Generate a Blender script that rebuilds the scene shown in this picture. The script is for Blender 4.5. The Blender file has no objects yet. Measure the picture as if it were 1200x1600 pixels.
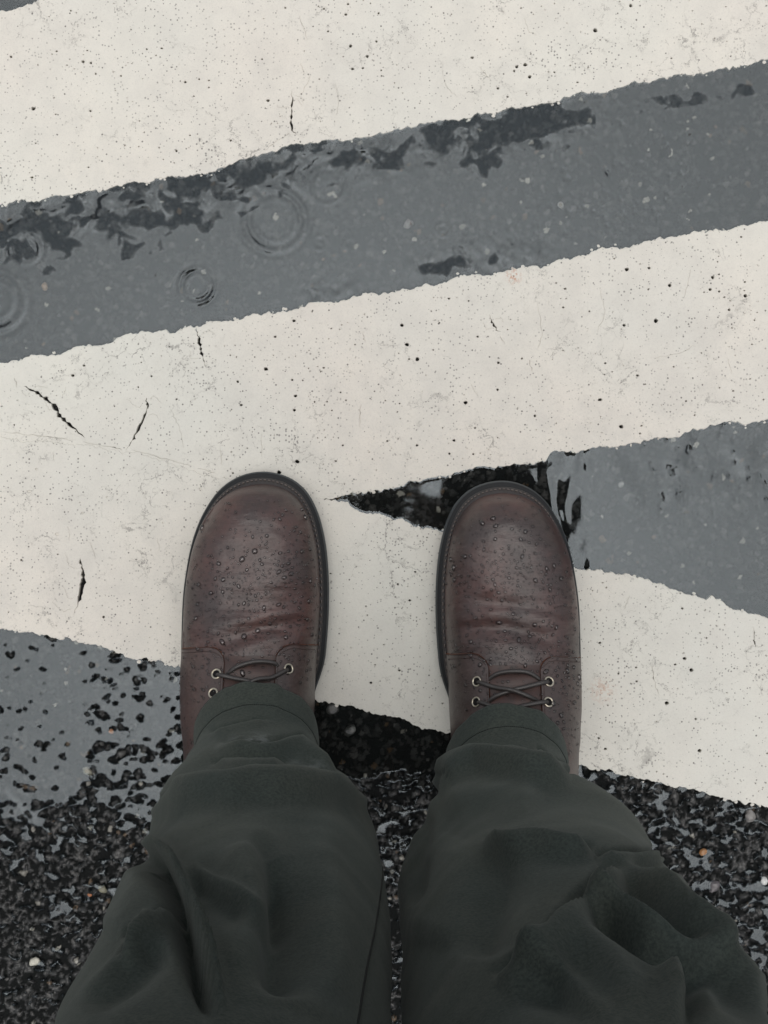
import bpy, bmesh, math, random
import numpy as np
from mathutils import Vector, Matrix
from mathutils.geometry import delaunay_2d_cdt
from mathutils.bvhtree import BVHTree
random.seed(7); rng = np.random.default_rng(11)
S = bpy.context.scene
COL = S.collection
PI = math.pi

# ------------------------------------------------------------------ camera, sky, sun, exposure
CH, FPX = 1.45, 2900.0            # phone height over the road (m), focal length in photo pixels
cam_d = bpy.data.cameras.new('camera'); cam = bpy.data.objects.new('camera', cam_d); COL.objects.link(cam)
cam.location = (0, 0, CH); cam.rotation_euler = (0, 0, 0)
cam_d.sensor_fit = 'HORIZONTAL'; cam_d.sensor_width = 36; cam_d.lens = 36 * FPX / 1200
cam_d.clip_start = 0.002; cam_d.clip_end = 600
S.camera = cam
W = bpy.data.worlds.new('World'); S.world = W; W.use_nodes = True
wt = W.node_tree; wt.nodes.clear()
sky = wt.nodes.new('ShaderNodeTexSky'); sky.sky_type = 'NISHITA'; sky.sun_disc = False
SUN_EL, SUN_AZ = math.radians(88), math.radians(180)     # azimuth from +Y (top of the photo) towards +X
sky.sun_elevation = SUN_EL; sky.sun_rotation = SUN_AZ
sky.air_density = 1.0; sky.dust_density = 2.0; sky.ozone_density = 1.0
hs = wt.nodes.new('ShaderNodeHueSaturation'); hs.inputs['Saturation'].default_value = 0.25
bg = wt.nodes.new('ShaderNodeBackground'); bg.inputs['Strength'].default_value = 0.09
wo = wt.nodes.new('ShaderNodeOutputWorld')
wt.links.new(sky.outputs[0], hs.inputs['Color']); wt.links.new(hs.outputs[0], bg.inputs[0]); wt.links.new(bg.outputs[0], wo.inputs[0])
sun_d = bpy.data.lights.new('sun', 'SUN'); sun_d.energy = 1.5; sun_d.angle = math.radians(66); sun_d.color = (1, 0.962, 0.905)
sun = bpy.data.objects.new('sun', sun_d); COL.objects.link(sun)
sd = Vector((math.sin(SUN_AZ) * math.cos(SUN_EL), math.cos(SUN_AZ) * math.cos(SUN_EL), math.sin(SUN_EL)))
sun.rotation_euler = sd.to_track_quat('Z', 'Y').to_euler()
S.view_settings.view_transform = 'Standard'; S.view_settings.look = 'None'
S.view_settings.exposure = 0.5; S.view_settings.gamma = 1; S.view_settings.use_curve_mapping = False
try: S.cycles.transparent_max_bounces = 16
except Exception: pass

# ------------------------------------------------------------------ helpers
def P(px, py, z=0.0):             # photo pixel at height z -> world point
    s = (CH - z) / FPX
    return Vector(((px - 600) * s, (800 - py) * s, z))
def to_px(co):                    # world points (n,3) -> photo pixels
    k = FPX / np.maximum(CH - co[:, 2], 0.05)
    return 600 + co[:, 0] * k, 800 - co[:, 1] * k
def empty(name, loc=(0, 0, 0), parent=None):
    o = bpy.data.objects.new(name, None); COL.objects.link(o); o.location = loc; o.parent = parent
    o.empty_display_size = 0.05
    return o
def tag(o, label=None, cat=None, group=None, kind=None):
    if label: o['label'] = label
    if cat: o['category'] = cat
    if group: o['group'] = group
    if kind: o['kind'] = kind
    return o
def mesh_obj(name, verts, faces, mats, parent=None, smooth=True, midx=None):
    me = bpy.data.meshes.new(name)
    verts = np.asarray(verts, dtype=np.float32).reshape(-1, 3)
    if isinstance(faces, np.ndarray) and faces.ndim == 2:
        nf, k = faces.shape
        me.vertices.add(len(verts)); me.vertices.foreach_set('co', verts.ravel())
        me.loops.add(nf * k); me.loops.foreach_set('vertex_index', faces.astype(np.int32).ravel())
        me.polygons.add(nf)
        me.polygons.foreach_set('loop_start', np.arange(0, nf * k, k, dtype=np.int32))
        me.polygons.foreach_set('loop_total', np.full(nf, k, dtype=np.int32))
        me.update(calc_edges=True)
    else:
        me.from_pydata([tuple(map(float, v)) for v in verts], [], [tuple(int(i) for i in f) for f in faces]); me.update()
    me.polygons.foreach_set('use_smooth', np.full(len(me.polygons), smooth))
    if midx is not None: me.polygons.foreach_set('material_index', np.asarray(midx, dtype=np.int32))
    for m in (mats if isinstance(mats, (list, tuple)) else [mats]): me.materials.append(m)
    o = bpy.data.objects.new(name, me); COL.objects.link(o); o.parent = parent
    return o
def grid_faces(nu, nv, wrap=False):
    i = np.arange(nu - 1)[:, None]; j = np.arange(nv if wrap else nv - 1)[None, :]
    a = i * nv + j; b = i * nv + (j + 1) % nv; c = (i + 1) * nv + (j + 1) % nv; d = (i + 1) * nv + j
    return np.stack([a, b, c, d], -1).reshape(-1, 4)
def up(g, n, m):                  # smooth-step upsample of a 2-D array to n x m
    gy = np.linspace(0, g.shape[0] - 1.001, n); gx = np.linspace(0, g.shape[1] - 1.001, m)
    y0 = gy.astype(int); x0 = gx.astype(int); fy = (gy - y0)[:, None]; fx = (gx - x0)[None, :]
    fy = fy * fy * (3 - 2 * fy); fx = fx * fx * (3 - 2 * fx)
    a = g[np.ix_(y0, x0)]; b = g[np.ix_(y0, x0 + 1)]; c = g[np.ix_(y0 + 1, x0)]; d = g[np.ix_(y0 + 1, x0 + 1)]
    return (a * (1 - fx) + b * fx) * (1 - fy) + (c * (1 - fx) + d * fx) * fy
class Noise:                      # value noise sampled at arbitrary points, cell size in the points' unit
    def __init__(s, seed, n=128): s.g = np.random.default_rng(seed).uniform(-1, 1, (n, n)); s.n = n; s.c, s.s = math.cos(seed*1.7+.5), math.sin(seed*1.7+.5)
    def __call__(s, x, y, cell):
        x = np.asarray(x); y = np.asarray(y); x, y = (x*s.c - y*s.s)/cell + 1000.37, (x*s.s + y*s.c)/cell + 1000.71
        x0 = np.floor(x).astype(int); y0 = np.floor(y).astype(int); fx = x - x0; fy = y - y0
        fx = fx * fx * fx * (fx * (fx * 6 - 15) + 10); fy = fy * fy * fy * (fy * (fy * 6 - 15) + 10)
        n = s.n; g = s.g
        a = g[x0 % n, y0 % n]; b = g[(x0 + 1) % n, y0 % n]; c = g[x0 % n, (y0 + 1) % n]; d = g[(x0 + 1) % n, (y0 + 1) % n]
        return (a * (1 - fx) + b * fx) * (1 - fy) + (c * (1 - fx) + d * fx) * fy
N1, N2, N3, N4 = Noise(1), Noise(2), Noise(3), Noise(4)
def catmull(xs, ys, x):
    xs = np.asarray(xs, float); ys = np.asarray(ys, float); x = np.clip(x, xs[0], xs[-1])
    m = np.gradient(ys, xs)
    d = np.diff(ys) / np.diff(xs)
    for i in range(len(xs)):       # keep it monotone where the data is
        l = d[i - 1] if i > 0 else d[0]; r = d[i] if i < len(d) else d[-1]
        if l * r <= 0: m[i] = 0
        else: m[i] = np.sign(m[i]) * min(abs(m[i]), 3 * min(abs(l), abs(r)))
    i = np.clip(np.searchsorted(xs, x) - 1, 0, len(xs) - 2)
    h = xs[i + 1] - xs[i]; t = (x - xs[i]) / h
    return (2*t**3 - 3*t**2 + 1)*ys[i] + (t**3 - 2*t**2 + t)*h*m[i] + (-2*t**3 + 3*t**2)*ys[i+1] + (t**3 - t**2)*h*m[i+1]
def seg_dist(px, py, line, taper=True):
    """distance from points to a polyline, signed by side, and position 0..1 along it"""
    best = np.full(px.shape, 1e9); sgn = np.ones(px.shape); tt = np.zeros(px.shape)
    L = [math.dist(line[i], line[i+1]) for i in range(len(line)-1)]; T = sum(L); acc = 0
    for i in range(len(line) - 1):
        (x0, y0), (x1, y1) = line[i], line[i+1]
        dx, dy = x1 - x0, y1 - y0; q = dx*dx + dy*dy
        t = np.clip(((px - x0)*dx + (py - y0)*dy) / q, 0, 1)
        d = np.hypot(px - x0 - t*dx, py - y0 - t*dy); s = np.sign((px - x0)*dy - (py - y0)*dx)
        m = d < best
        best = np.where(m, d, best); sgn = np.where(m, s, sgn); tt = np.where(m, (acc + t*L[i]) / T, tt); acc += L[i]
    return best, sgn, tt
def smoothline(pts, n=6):         # Catmull-Rom through 2-D or 3-D points
    p = [Vector(q) for q in pts]; p = [2*p[0]-p[1]] + p + [2*p[-1]-p[-2]]; out = []
    for i in range(1, len(p)-2):
        for k in range(n):
            t = k / n
            out.append(0.5*((2*p[i]) + (p[i+1]-p[i-1])*t + (2*p[i-1]-5*p[i]+4*p[i+1]-p[i+2])*t*t + (3*p[i]-p[i-1]-3*p[i+1]+p[i+2])*t**3))
    out.append(p[-2]); return out
def tube_data(path, r, seg=8, flat=1.0, up_=Vector((0, 0, 1))):
    V, F = [], []
    n = len(path)
    for i, p in enumerate(path):
        t = (path[min(i+1, n-1)] - path[max(i-1, 0)]).normalized()
        a = t.cross(up_)
        a = a.normalized() if a.length > 1e-4 else Vector((1, 0, 0)); b = a.cross(t)
        rr = r[i] if isinstance(r, (list, tuple)) else r
        for k in range(seg):
            an = 2*PI*k/seg; V.append(p + a*math.cos(an)*rr + b*math.sin(an)*rr*flat)
    for i in range(n-1):
        for k in range(seg):
            F.append((i*seg+k, i*seg+(k+1) % seg, (i+1)*seg+(k+1) % seg, (i+1)*seg+k))
    F.append(tuple(range(seg))[::-1]); F.append(tuple(range((n-1)*seg, n*seg)))
    return V, F
def join_data(parts):
    V, F = [], []
    for v, f in parts:
        b = len(V); V += list(v); F += [tuple(b+i for i in q) for q in f]
    return V, F

# ------------------------------------------------------------------ materials
def mat(name):
    m = bpy.data.materials.new(name); m.use_nodes = True
    nt = m.node_tree; nt.nodes.clear()
    out = nt.nodes.new('ShaderNodeOutputMaterial'); b = nt.nodes.new('ShaderNodeBsdfPrincipled')
    nt.links.new(b.outputs[0], out.inputs[0])
    return m, nt, b, out
def node(nt, t, **kw):
    n = nt.nodes.new(t)
    for k, v in kw.items():
        if k in n.inputs: n.inputs[k].default_value = v
        else: setattr(n, k, v)
    return n
def ramp(nt, src, stops, interp='LINEAR'):
    r = nt.nodes.new('ShaderNodeValToRGB'); r.color_ramp.interpolation = interp
    e = r.color_ramp.elements
    while len(e) < len(stops): e.new(0.5)
    for i, (p, c) in enumerate(stops):
        e[i].position = p; e[i].color = (c, c, c, 1) if isinstance(c, (int, float)) else (*c, 1)
    nt.links.new(src, r.inputs[0]); return r.outputs[0]
def mathn(nt, op, a, b=None, clamp=False):
    n = nt.nodes.new('ShaderNodeMath'); n.operation = op; n.use_clamp = clamp
    for i, v in enumerate((a, b)):
        if v is None: continue
        if isinstance(v, (int, float)): n.inputs[i].default_value = v
        else: nt.links.new(v, n.inputs[i])
    return n.outputs[0]
def mixc(nt, f, a, b, mode='MIX'):
    n = nt.nodes.new('ShaderNodeMix'); n.data_type = 'RGBA'; n.blend_type = mode
    for s, v in ((n.inputs[0], f), (n.inputs[6], a), (n.inputs[7], b)):
        if isinstance(v, (int, float)): s.default_value = v
        elif isinstance(v, tuple): s.default_value = (*v, 1)
        else: nt.links.new(v, s)
    return n.outputs[2]
def coords(nt): return nt.nodes.new('ShaderNodeTexCoord').outputs['Object']
def noise(nt, co, scale, detail=4, rough=0.55, dist=0):
    n = node(nt, 'ShaderNodeTexNoise', Scale=scale, Detail=detail, Roughness=rough, Distortion=dist)
    nt.links.new(co, n.inputs['Vector']); return n.outputs['Fac']
def bump(nt, b, h, strength, dist, prev=None):
    n = node(nt, 'ShaderNodeBump', Strength=strength, Distance=dist); nt.links.new(h, n.inputs['Height'])
    if prev is not None: nt.links.new(prev, n.inputs['Normal'])
    nt.links.new(n.outputs[0], b.inputs['Normal']); return n.outputs[0]

def paint_material():
    m, nt, b, out = mat('thermoplastic road paint'); co = coords(nt)
    big = noise(nt, co, 5, 4, 0.6); mid = noise(nt, co, 38, 5, 0.65); fine = noise(nt, co, 900, 2, 0.6)
    c = mixc(nt, ramp(nt, big, [(0.35, 0), (0.68, 1)]), (0.665, 0.622, 0.555), (0.605, 0.590, 0.540))
    c = mixc(nt, ramp(nt, mid, [(0.42, 0), (0.75, 0.7)]), c, (0.54, 0.515, 0.47))
    c = mixc(nt, ramp(nt, fine, [(0.3, 0.35), (0.5, 0.0)]), c, (0.46, 0.44, 0.41))
    # greenish / pinkish cast
    cast = noise(nt, co, 3.1, 2, 0.5)
    c = mixc(nt, ramp(nt, cast, [(0.4, 0.0), (0.65, 0.3)]), c, (0.66, 0.685, 0.62))
    # tiny dark specks
    v = node(nt, 'ShaderNodeTexVoronoi', Scale=420.0, Randomness=1.0); nt.links.new(co, v.inputs['Vector'])
    size = mathn(nt, 'MULTIPLY', noise(nt, co, 30, 3, 0.7), 0.62)
    sep = nt.nodes.new('ShaderNodeSeparateColor'); nt.links.new(v.outputs['Color'], sep.inputs[0])
    pick = mathn(nt, 'GREATER_THAN', sep.outputs[0], 0.60)
    spk = mathn(nt, 'MULTIPLY', mathn(nt, 'LESS_THAN', v.outputs['Distance'], mathn(nt, 'SUBTRACT', size, 0.08)), pick)
    c = mixc(nt, mathn(nt, 'MULTIPLY', spk, ramp(nt, noise(nt, co, 9, 3, 0.6), [(0.35, 0.25), (0.65, 0.75)])), c, (0.11, 0.105, 0.10))
    v1 = node(nt, 'ShaderNodeTexVoronoi', Scale=190.0, Randomness=1.0); nt.links.new(co, v1.inputs['Vector'])
    sep1 = nt.nodes.new('ShaderNodeSeparateColor'); nt.links.new(v1.outputs['Color'], sep1.inputs[0])
    s1 = mathn(nt, 'MULTIPLY', mathn(nt, 'LESS_THAN', v1.outputs['Distance'], 0.13), mathn(nt, 'GREATER_THAN', sep1.outputs[1], 0.8))
    c = mixc(nt, mathn(nt, 'MULTIPLY', s1, 0.8), c, (0.07, 0.065, 0.06))
    # hairline crazing: distorted cell edges shown only in patches
    wob = node(nt, 'ShaderNodeTexNoise', Scale=45.0, Detail=5.0, Roughness=0.7); nt.links.new(co, wob.inputs['Vector'])
    vm = node(nt, 'ShaderNodeVectorMath', operation='MULTIPLY_ADD'); nt.links.new(wob.outputs['Color'], vm.inputs[0])
    vm.inputs[1].default_value = (0.035, 0.035, 0.0); nt.links.new(co, vm.inputs[2])
    mk = ramp(nt, noise(nt, co, 13, 4, 0.6), [(0.49, 0), (0.58, 1)])
    lines = None
    for sc, th, a in ((26.0, 0.008, 1.0), (60.0, 0.013, 0.7)):
        ve = node(nt, 'ShaderNodeTexVoronoi', Scale=sc, feature='DISTANCE_TO_EDGE'); nt.links.new(vm.outputs[0], ve.inputs['Vector'])
        l = mathn(nt, 'MULTIPLY', mathn(nt, 'LESS_THAN', ve.outputs['Distance'], th), a)
        lines = l if lines is None else mathn(nt, 'MAXIMUM', lines, l)
    gap = ramp(nt, noise(nt, co, 120, 3, 0.7), [(0.44, 0), (0.56, 1)])
    hl = mathn(nt, 'MULTIPLY', mathn(nt, 'MULTIPLY', lines, mk), gap)
    c = mixc(nt, mathn(nt, 'MULTIPLY', hl, 0.6), c, (0.17, 0.16, 0.15))
    # rust stains at fixed spots
    for (x, y, r) in ((802, 432, 0.005), (1079, 462, 0.0), (940, 1078, 0.008)):
        if r == 0: continue
        p = P(x, y)
        sb = node(nt, 'ShaderNodeVectorMath', operation='DISTANCE'); nt.links.new(co, sb.inputs[0]); sb.inputs[1].default_value = (p.x, p.y, 0.0035)
        f = mathn(nt, 'MULTIPLY', ramp(nt, sb.outputs['Value'], [(0, 1), (r*1.6, 0)]), ramp(nt, noise(nt, co, 330, 3, 0.7), [(0.47, 0), (0.57, 1)]))
        c = mixc(nt, mathn(nt, 'MULTIPLY', f, 0.9 if r < 0.006 else 0.45), c, (0.42, 0.14, 0.04))
    nt.links.new(c, b.inputs['Base Color'])
    b.inputs['Roughness'].default_value = 0.55; b.inputs['Specular IOR Level'].default_value = 0.35
    h = mathn(nt, 'ADD', mathn(nt, 'MULTIPLY', noise(nt, co, 260, 5, 0.65), 1.0), mathn(nt, 'MULTIPLY', hl, -0.7))
    h = mathn(nt, 'ADD', h, mathn(nt, 'MULTIPLY', spk, -0.5))
    bump(nt, b, h, 0.45, 0.0009)
    return m
M_PAINT = paint_material()

def asphalt_material(far=False):
    m, nt, b, out = mat('wet asphalt far' if far else 'wet asphalt'); co = coords(nt)
    if far:
        v = node(nt, 'ShaderNodeTexVoronoi', Scale=190.0); nt.links.new(co, v.inputs['Vector'])
        sep = nt.nodes.new('ShaderNodeSeparateColor'); nt.links.new(v.outputs['Color'], sep.inputs[0])
        c = ramp(nt, sep.outputs[0], [(0, (0.008, 0.009, 0.009)), (0.8, (0.026, 0.026, 0.026)), (0.97, (0.10, 0.097, 0.092))])
        nt.links.new(c, b.inputs['Base Color'])
        bump(nt, b, mathn(nt, 'MULTIPLY', v.outputs['Distance'], -1), 1.0, 0.003)
    else:
        at = node(nt, 'ShaderNodeAttribute', attribute_name='stone'); 
        n = noise(nt, co, 700, 3, 0.7)
        c = mixc(nt, 1.0, at.outputs['Color'], ramp(nt, n, [(0.3, 0.7), (0.75, 1.35)]), 'MULTIPLY')
        nt.links.new(c, b.inputs['Base Color'])
        bump(nt, b, noise(nt, co, 1400, 3, 0.6), 0.25, 0.0004)
    b.inputs['Roughness'].default_value = 0.20; b.inputs['IOR'].default_value = 1.42
    if far: b.inputs['Specular IOR Level'].default_value = 0.15; b.inputs['Roughness'].default_value = 0.4
    if not far:
        fl = node(nt, 'ShaderNodeAttribute', attribute_name='flooded')
        nt.links.new(mathn(nt, 'SUBTRACT', 0.42, mathn(nt, 'MULTIPLY', fl.outputs['Fac'], 0.42)), b.inputs['Specular IOR Level'])
    return m
M_ASPH = asphalt_material(); M_ASPH_FAR = asphalt_material(True)

def water_material(name='standing rain water', ior=1.52):
    m, nt, b, out = mat(name); nt.nodes.remove(b)
    g = node(nt, 'ShaderNodeBsdfGlossy', Roughness=0.035); g.inputs['Color'].default_value = (0.83, 0.93, 1.0, 1)
    t = nt.nodes.new('ShaderNodeBsdfTransparent'); t.inputs['Color'].default_value = (0.86, 0.88, 0.88, 1)
    f = node(nt, 'ShaderNodeFresnel', IOR=ior); mx = nt.nodes.new('ShaderNodeMixShader')
    nt.links.new(f.outputs[0], mx.inputs[0]); nt.links.new(t.outputs[0], mx.inputs[1]); nt.links.new(g.outputs[0], mx.inputs[2])
    at = node(nt, 'ShaderNodeAttribute', attribute_name='chop')      # rain-struck patches: fine capillary ripples blur the mirror
    nt.links.new(mathn(nt, 'ADD', 0.03, mathn(nt, 'MULTIPLY', at.outputs['Fac'], 0.95)), g.inputs['Roughness'])
    nt.links.new(mx.outputs[0], out.inputs[0])
    return m
M_WATER = water_material()

def leather_material(name, flap=False):
    m, nt, b, out = mat(name); co = coords(nt)
    a = noise(nt, co, 22, 4, 0.6); f = noise(nt, co, 160, 5, 0.7)
    c = mixc(nt, ramp(nt, a, [(0.38, 0), (0.66, 1)]), (0.039, 0.025, 0.023), (0.084, 0.037, 0.031))
    if flap: c = mixc(nt, 0.45, c, (0.052, 0.036, 0.031))
    c = mixc(nt, ramp(nt, f, [(0.35, 0.35), (0.6, 0)]), c, (0.022, 0.015, 0.014))
    # streaky scuffs running across the foot
    mp = nt.nodes.new('ShaderNodeMapping'); mp.inputs['Scale'].default_value = (1.0, 6.0, 2.0); nt.links.new(co, mp.inputs[0])
    st = noise(nt, mp.outputs[0], 90, 4, 0.7)
    c = mixc(nt, ramp(nt, st, [(0.55, 0), (0.8, 0.5)]), c, (0.12, 0.085, 0.078))
    nt.links.new(c, b.inputs['Base Color'])
    nt.links.new(ramp(nt, noise(nt, co, 30, 4, 0.6), [(0.3, 0.36), (0.7, 0.56)]), b.inputs['Roughness'])
    b.inputs['Specular IOR Level'].default_value = 0.75
    b.inputs['Coat Weight'].default_value = 0.12; b.inputs['Coat Roughness'].default_value = 0.3
    h = mathn(nt, 'ADD', noise(nt, co, 420, 4, 0.7), mathn(nt, 'MULTIPLY', st, 0.9))
    bump(nt, b, h, 0.6, 0.0006)
    return m
M_LEATHER = leather_material('wet brown leather'); M_FLAP = leather_material('wet brown leather flap', True)

def simple(name, color, rough=0.5, spec=0.5, metal=0.0, nscale=300, nvar=0.3, bstr=0.3, bdist=0.0004, color2=None):
    m, nt, b, out = mat(name); co = coords(nt); n = noise(nt, co, nscale, 4, 0.65)
    c2 = color2 or tuple(max(0, v*(1-nvar)) for v in color)
    nt.links.new(mixc(nt, ramp(nt, n, [(0.35, 0), (0.65, 1)]), color, c2), b.inputs['Base Color'])
    b.inputs['Roughness'].default_value = rough; b.inputs['Specular IOR Level'].default_value = spec; b.inputs['Metallic'].default_value = metal
    bump(nt, b, n, bstr, bdist); return m
M_EDGE = simple('raw leather edge', (0.27, 0.10, 0.045), 0.7, 0.3, color2=(0.11, 0.045, 0.03))
M_TONGUE = simple('tongue leather', (0.038, 0.024, 0.022), 0.5, 0.5, nscale=120, color2=(0.06, 0.03, 0.025))
M_SOLE = simple('dark rubber sole', (0.050, 0.058, 0.062), 0.42, 0.6, nscale=200, color2=(0.05, 0.055, 0.055))
M_WELT = simple('wet dark welt', (0.035, 0.029, 0.027), 0.35, 0.6, nscale=350)
M_MID = simple('black midsole', (0.010, 0.011, 0.012), 0.5, 0.4)
M_STITCH = simple('welt thread', (0.17, 0.145, 0.13), 0.6, 0.4)
M_LACE = simple('waxed lace', (0.045, 0.040, 0.038), 0.38, 0.6, nscale=900, bstr=0.6)
M_METAL = simple('eyelet metal', (0.66, 0.60, 0.48), 0.28, 0.5, 1.0, nvar=0.2)
M_DARK = simple('eyelet hole', (0.01, 0.009, 0.009), 0.7, 0.2)
M_THREAD = simple('trouser thread', (0.018, 0.021, 0.020), 0.8, 0.2)
M_SKIN = simple('skin', (0.50, 0.32, 0.25), 0.5, 0.4, nscale=120, nvar=0.12)
M_HAIR = simple('dark hair', (0.03, 0.022, 0.018), 0.55, 0.4, nscale=500, nvar=0.5)
M_JACKET = simple('dark rain jacket', (0.022, 0.025, 0.030), 0.6, 0.4, nscale=60, nvar=0.3)
M_PHONE = simple('phone body', (0.02, 0.02, 0.022), 0.25, 0.5)
M_EYE = simple('eye', (0.7, 0.68, 0.65), 0.2, 0.5, nvar=0.05)

def cloth_material():
    m, nt, b, out = mat('green grey cotton cloth'); co = coords(nt)
    a = noise(nt, co, 14, 4, 0.6); f = noise(nt, co, 600, 3, 0.7)
    c = mixc(nt, ramp(nt, a, [(0.35, 0), (0.65, 1)]), (0.049, 0.060, 0.054), (0.059, 0.067, 0.057))
    c = mixc(nt, ramp(nt, f, [(0.35, 0.75), (0.62, 0)]), c, (0.026, 0.034, 0.031))
    # pale damp-dried mark above the hem of one leg
    for (x, y, z, r, s) in ((395, 1168, 0.20, 0.030, 0.5), (480, 1200, 0.25, 0.022, 0.35)):
        p = P(x, y, z)
        d = node(nt, 'ShaderNodeVectorMath', operation='DISTANCE'); nt.links.new(co, d.inputs[0]); d.inputs[1].default_value = p
        k = mathn(nt, 'MULTIPLY', ramp(nt, d.outputs['Value'], [(0, 1), (r, 0)]), ramp(nt, noise(nt, co, 130, 4, 0.7), [(0.45, 0), (0.62, 1)]))
        c = mixc(nt, mathn(nt, 'MULTIPLY', k, s), c, (0.24, 0.26, 0.26))
    nt.links.new(c, b.inputs['Base Color'])
    b.inputs['Roughness'].default_value = 0.9; b.inputs['Specular IOR Level'].default_value = 0.12
    b.inputs['Sheen Weight'].default_value = 0.10; b.inputs['Sheen Tint'].default_value = (0.8, 0.85, 0.8, 1); b.inputs['Sheen Roughness'].default_value = 0.4
    w = node(nt, 'ShaderNodeTexWave', Scale=420.0, Distortion=2.0, bands_direction='Z'); nt.links.new(co, w.inputs['Vector'])
    h = mathn(nt, 'ADD', mathn(nt, 'MULTIPLY', w.outputs['Fac'], 0.25), noise(nt, co, 900, 3, 0.7))
    h = mathn(nt, 'ADD', h, mathn(nt, 'MULTIPLY', noise(nt, co, 160, 3, 0.6), 1.2))
    bump(nt, b, h, 0.35, 0.0004)
    return m
M_CLOTH = cloth_material()

# ------------------------------------------------------------------ the road: edges of the painted stripes, as px -> py curves
def edge(pts, seed, amp=1.0):
    xs = [p[0] for p in pts]; ys = [p[1] for p in pts]
    s0 = (ys[2]-ys[0])/(xs[2]-xs[0]); s1 = (ys[-1]-ys[-3])/(xs[-1]-xs[-3])
    xs = [-1500] + xs + [2700]; ys = [ys[0] - s0*(pts[0][0]+1500)] + ys + [ys[-1] + s1*(2700-pts[-1][0])]
    nz = Noise(seed)
    def f(x, rag=True):
        x = np.asarray(x, float); y = np.interp(x, xs, ys)
        if rag:
            n = 2.6*nz(x, 0*x, 47) + 2.6*nz(x, 0*x+9, 19) + 1.9*np.abs(nz(x, 0*x+17, 9)) + 2.0*nz(x, 0*x+31, 5.5) + 1.0*nz(x, 0*x+45, 2.6)
            # little bites and steps
            st = np.clip(nz(x, 0*x+60, 26)*3, -1, 1)
            y = y + amp*(n + 1.8*st)
        return y
    return f
A_up = edge([(-300, 72), (0, 18), (80, -2), (600, -120), (1200, -260)], 21)
A_lo = edge([(0, 318), (150, 297), (250, 278), (330, 268), (350, 258), (460, 228), (600, 206), (750, 178), (850, 158), (960, 140), (1005, 126), (1110, 112), (1200, 94)], 22)
B_up = edge([(0, 566), (100, 548), (200, 524), (300, 510), (400, 490), (520, 474), (600, 458), (740, 432), (830, 420), (940, 390), (1010, 378), (1100, 364), (1200, 347)], 23)
B_lo = edge([(0, 872), (300, 820), (520, 776), (560, 768), (600, 764), (640, 752), (760, 730), (850, 718), (858, 708), (900, 704), (1000, 690), (1060, 680), (1085, 668), (1200, 654)], 24)
C_up = edge([(0, 680), (100, 692), (200, 708), (350, 748), (520, 782), (560, 797), (600, 806), (640, 820), (690, 832), (800, 858), (900, 888), (1000, 903), (1100, 932), (1165, 957), (1200, 963)], 25, 1.0)
C_lo = edge([(0, 984), (60, 992), (150, 1004), (210, 1030), (280, 1038), (400, 1070), (500, 1094), (560, 1104), (620, 1122), (690, 1142), (800, 1168), (900, 1190), (1000, 1216), (1100, 1236), (1200, 1262)], 26)

def in_stripe(px, py, m=0.0):      # inside any painted stripe, shrunk by m px
    a = (py > A_up(px)+m) & (py < A_lo(px)-m)
    b = (py > B_up(px)+m) & (py < B_lo(px)-m)
    c = (py > C_up(px)+m) & (py < C_lo(px)-m)
    return a | b | c

# ---- painted stripes: ragged slabs with real pits and cracks cut into them
def crack_poly(pts, w, seed):
    r = random.Random(seed); ln = smoothline([(*p, 0) for p in pts], 7); n = len(ln)
    L, R = [], []
    for i, p in enumerate(ln):
        t = (ln[min(i+1, n-1)] - ln[max(i-1, 0)]); t.normalize(); nrm = Vector((-t.y, t.x, 0))
        k = math.sin(PI*i/(n-1))**0.6; hw = w*0.78*k*r.uniform(0.2, 1.35) + 0.32
        j = nrm*r.uniform(-1.3, 1.3)
        if i in (0, n-1): L.append(p+j) if i else L.append(p+j); continue
        L.append(p+j+nrm*hw); R.append(p+j-nrm*hw)
    return [(q.x, q.y) for q in L + R[::-1]]
def pip(px, py, poly):
    inside = False; n = len(poly); j = n-1
    for i in range(n):
        xi, yi = poly[i]; xj, yj = poly[j]
        if (yi > py) != (yj > py) and px < (xj-xi)*(py-yi)/(yj-yi)+xi: inside = not inside
        j = i
    return inside
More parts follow.
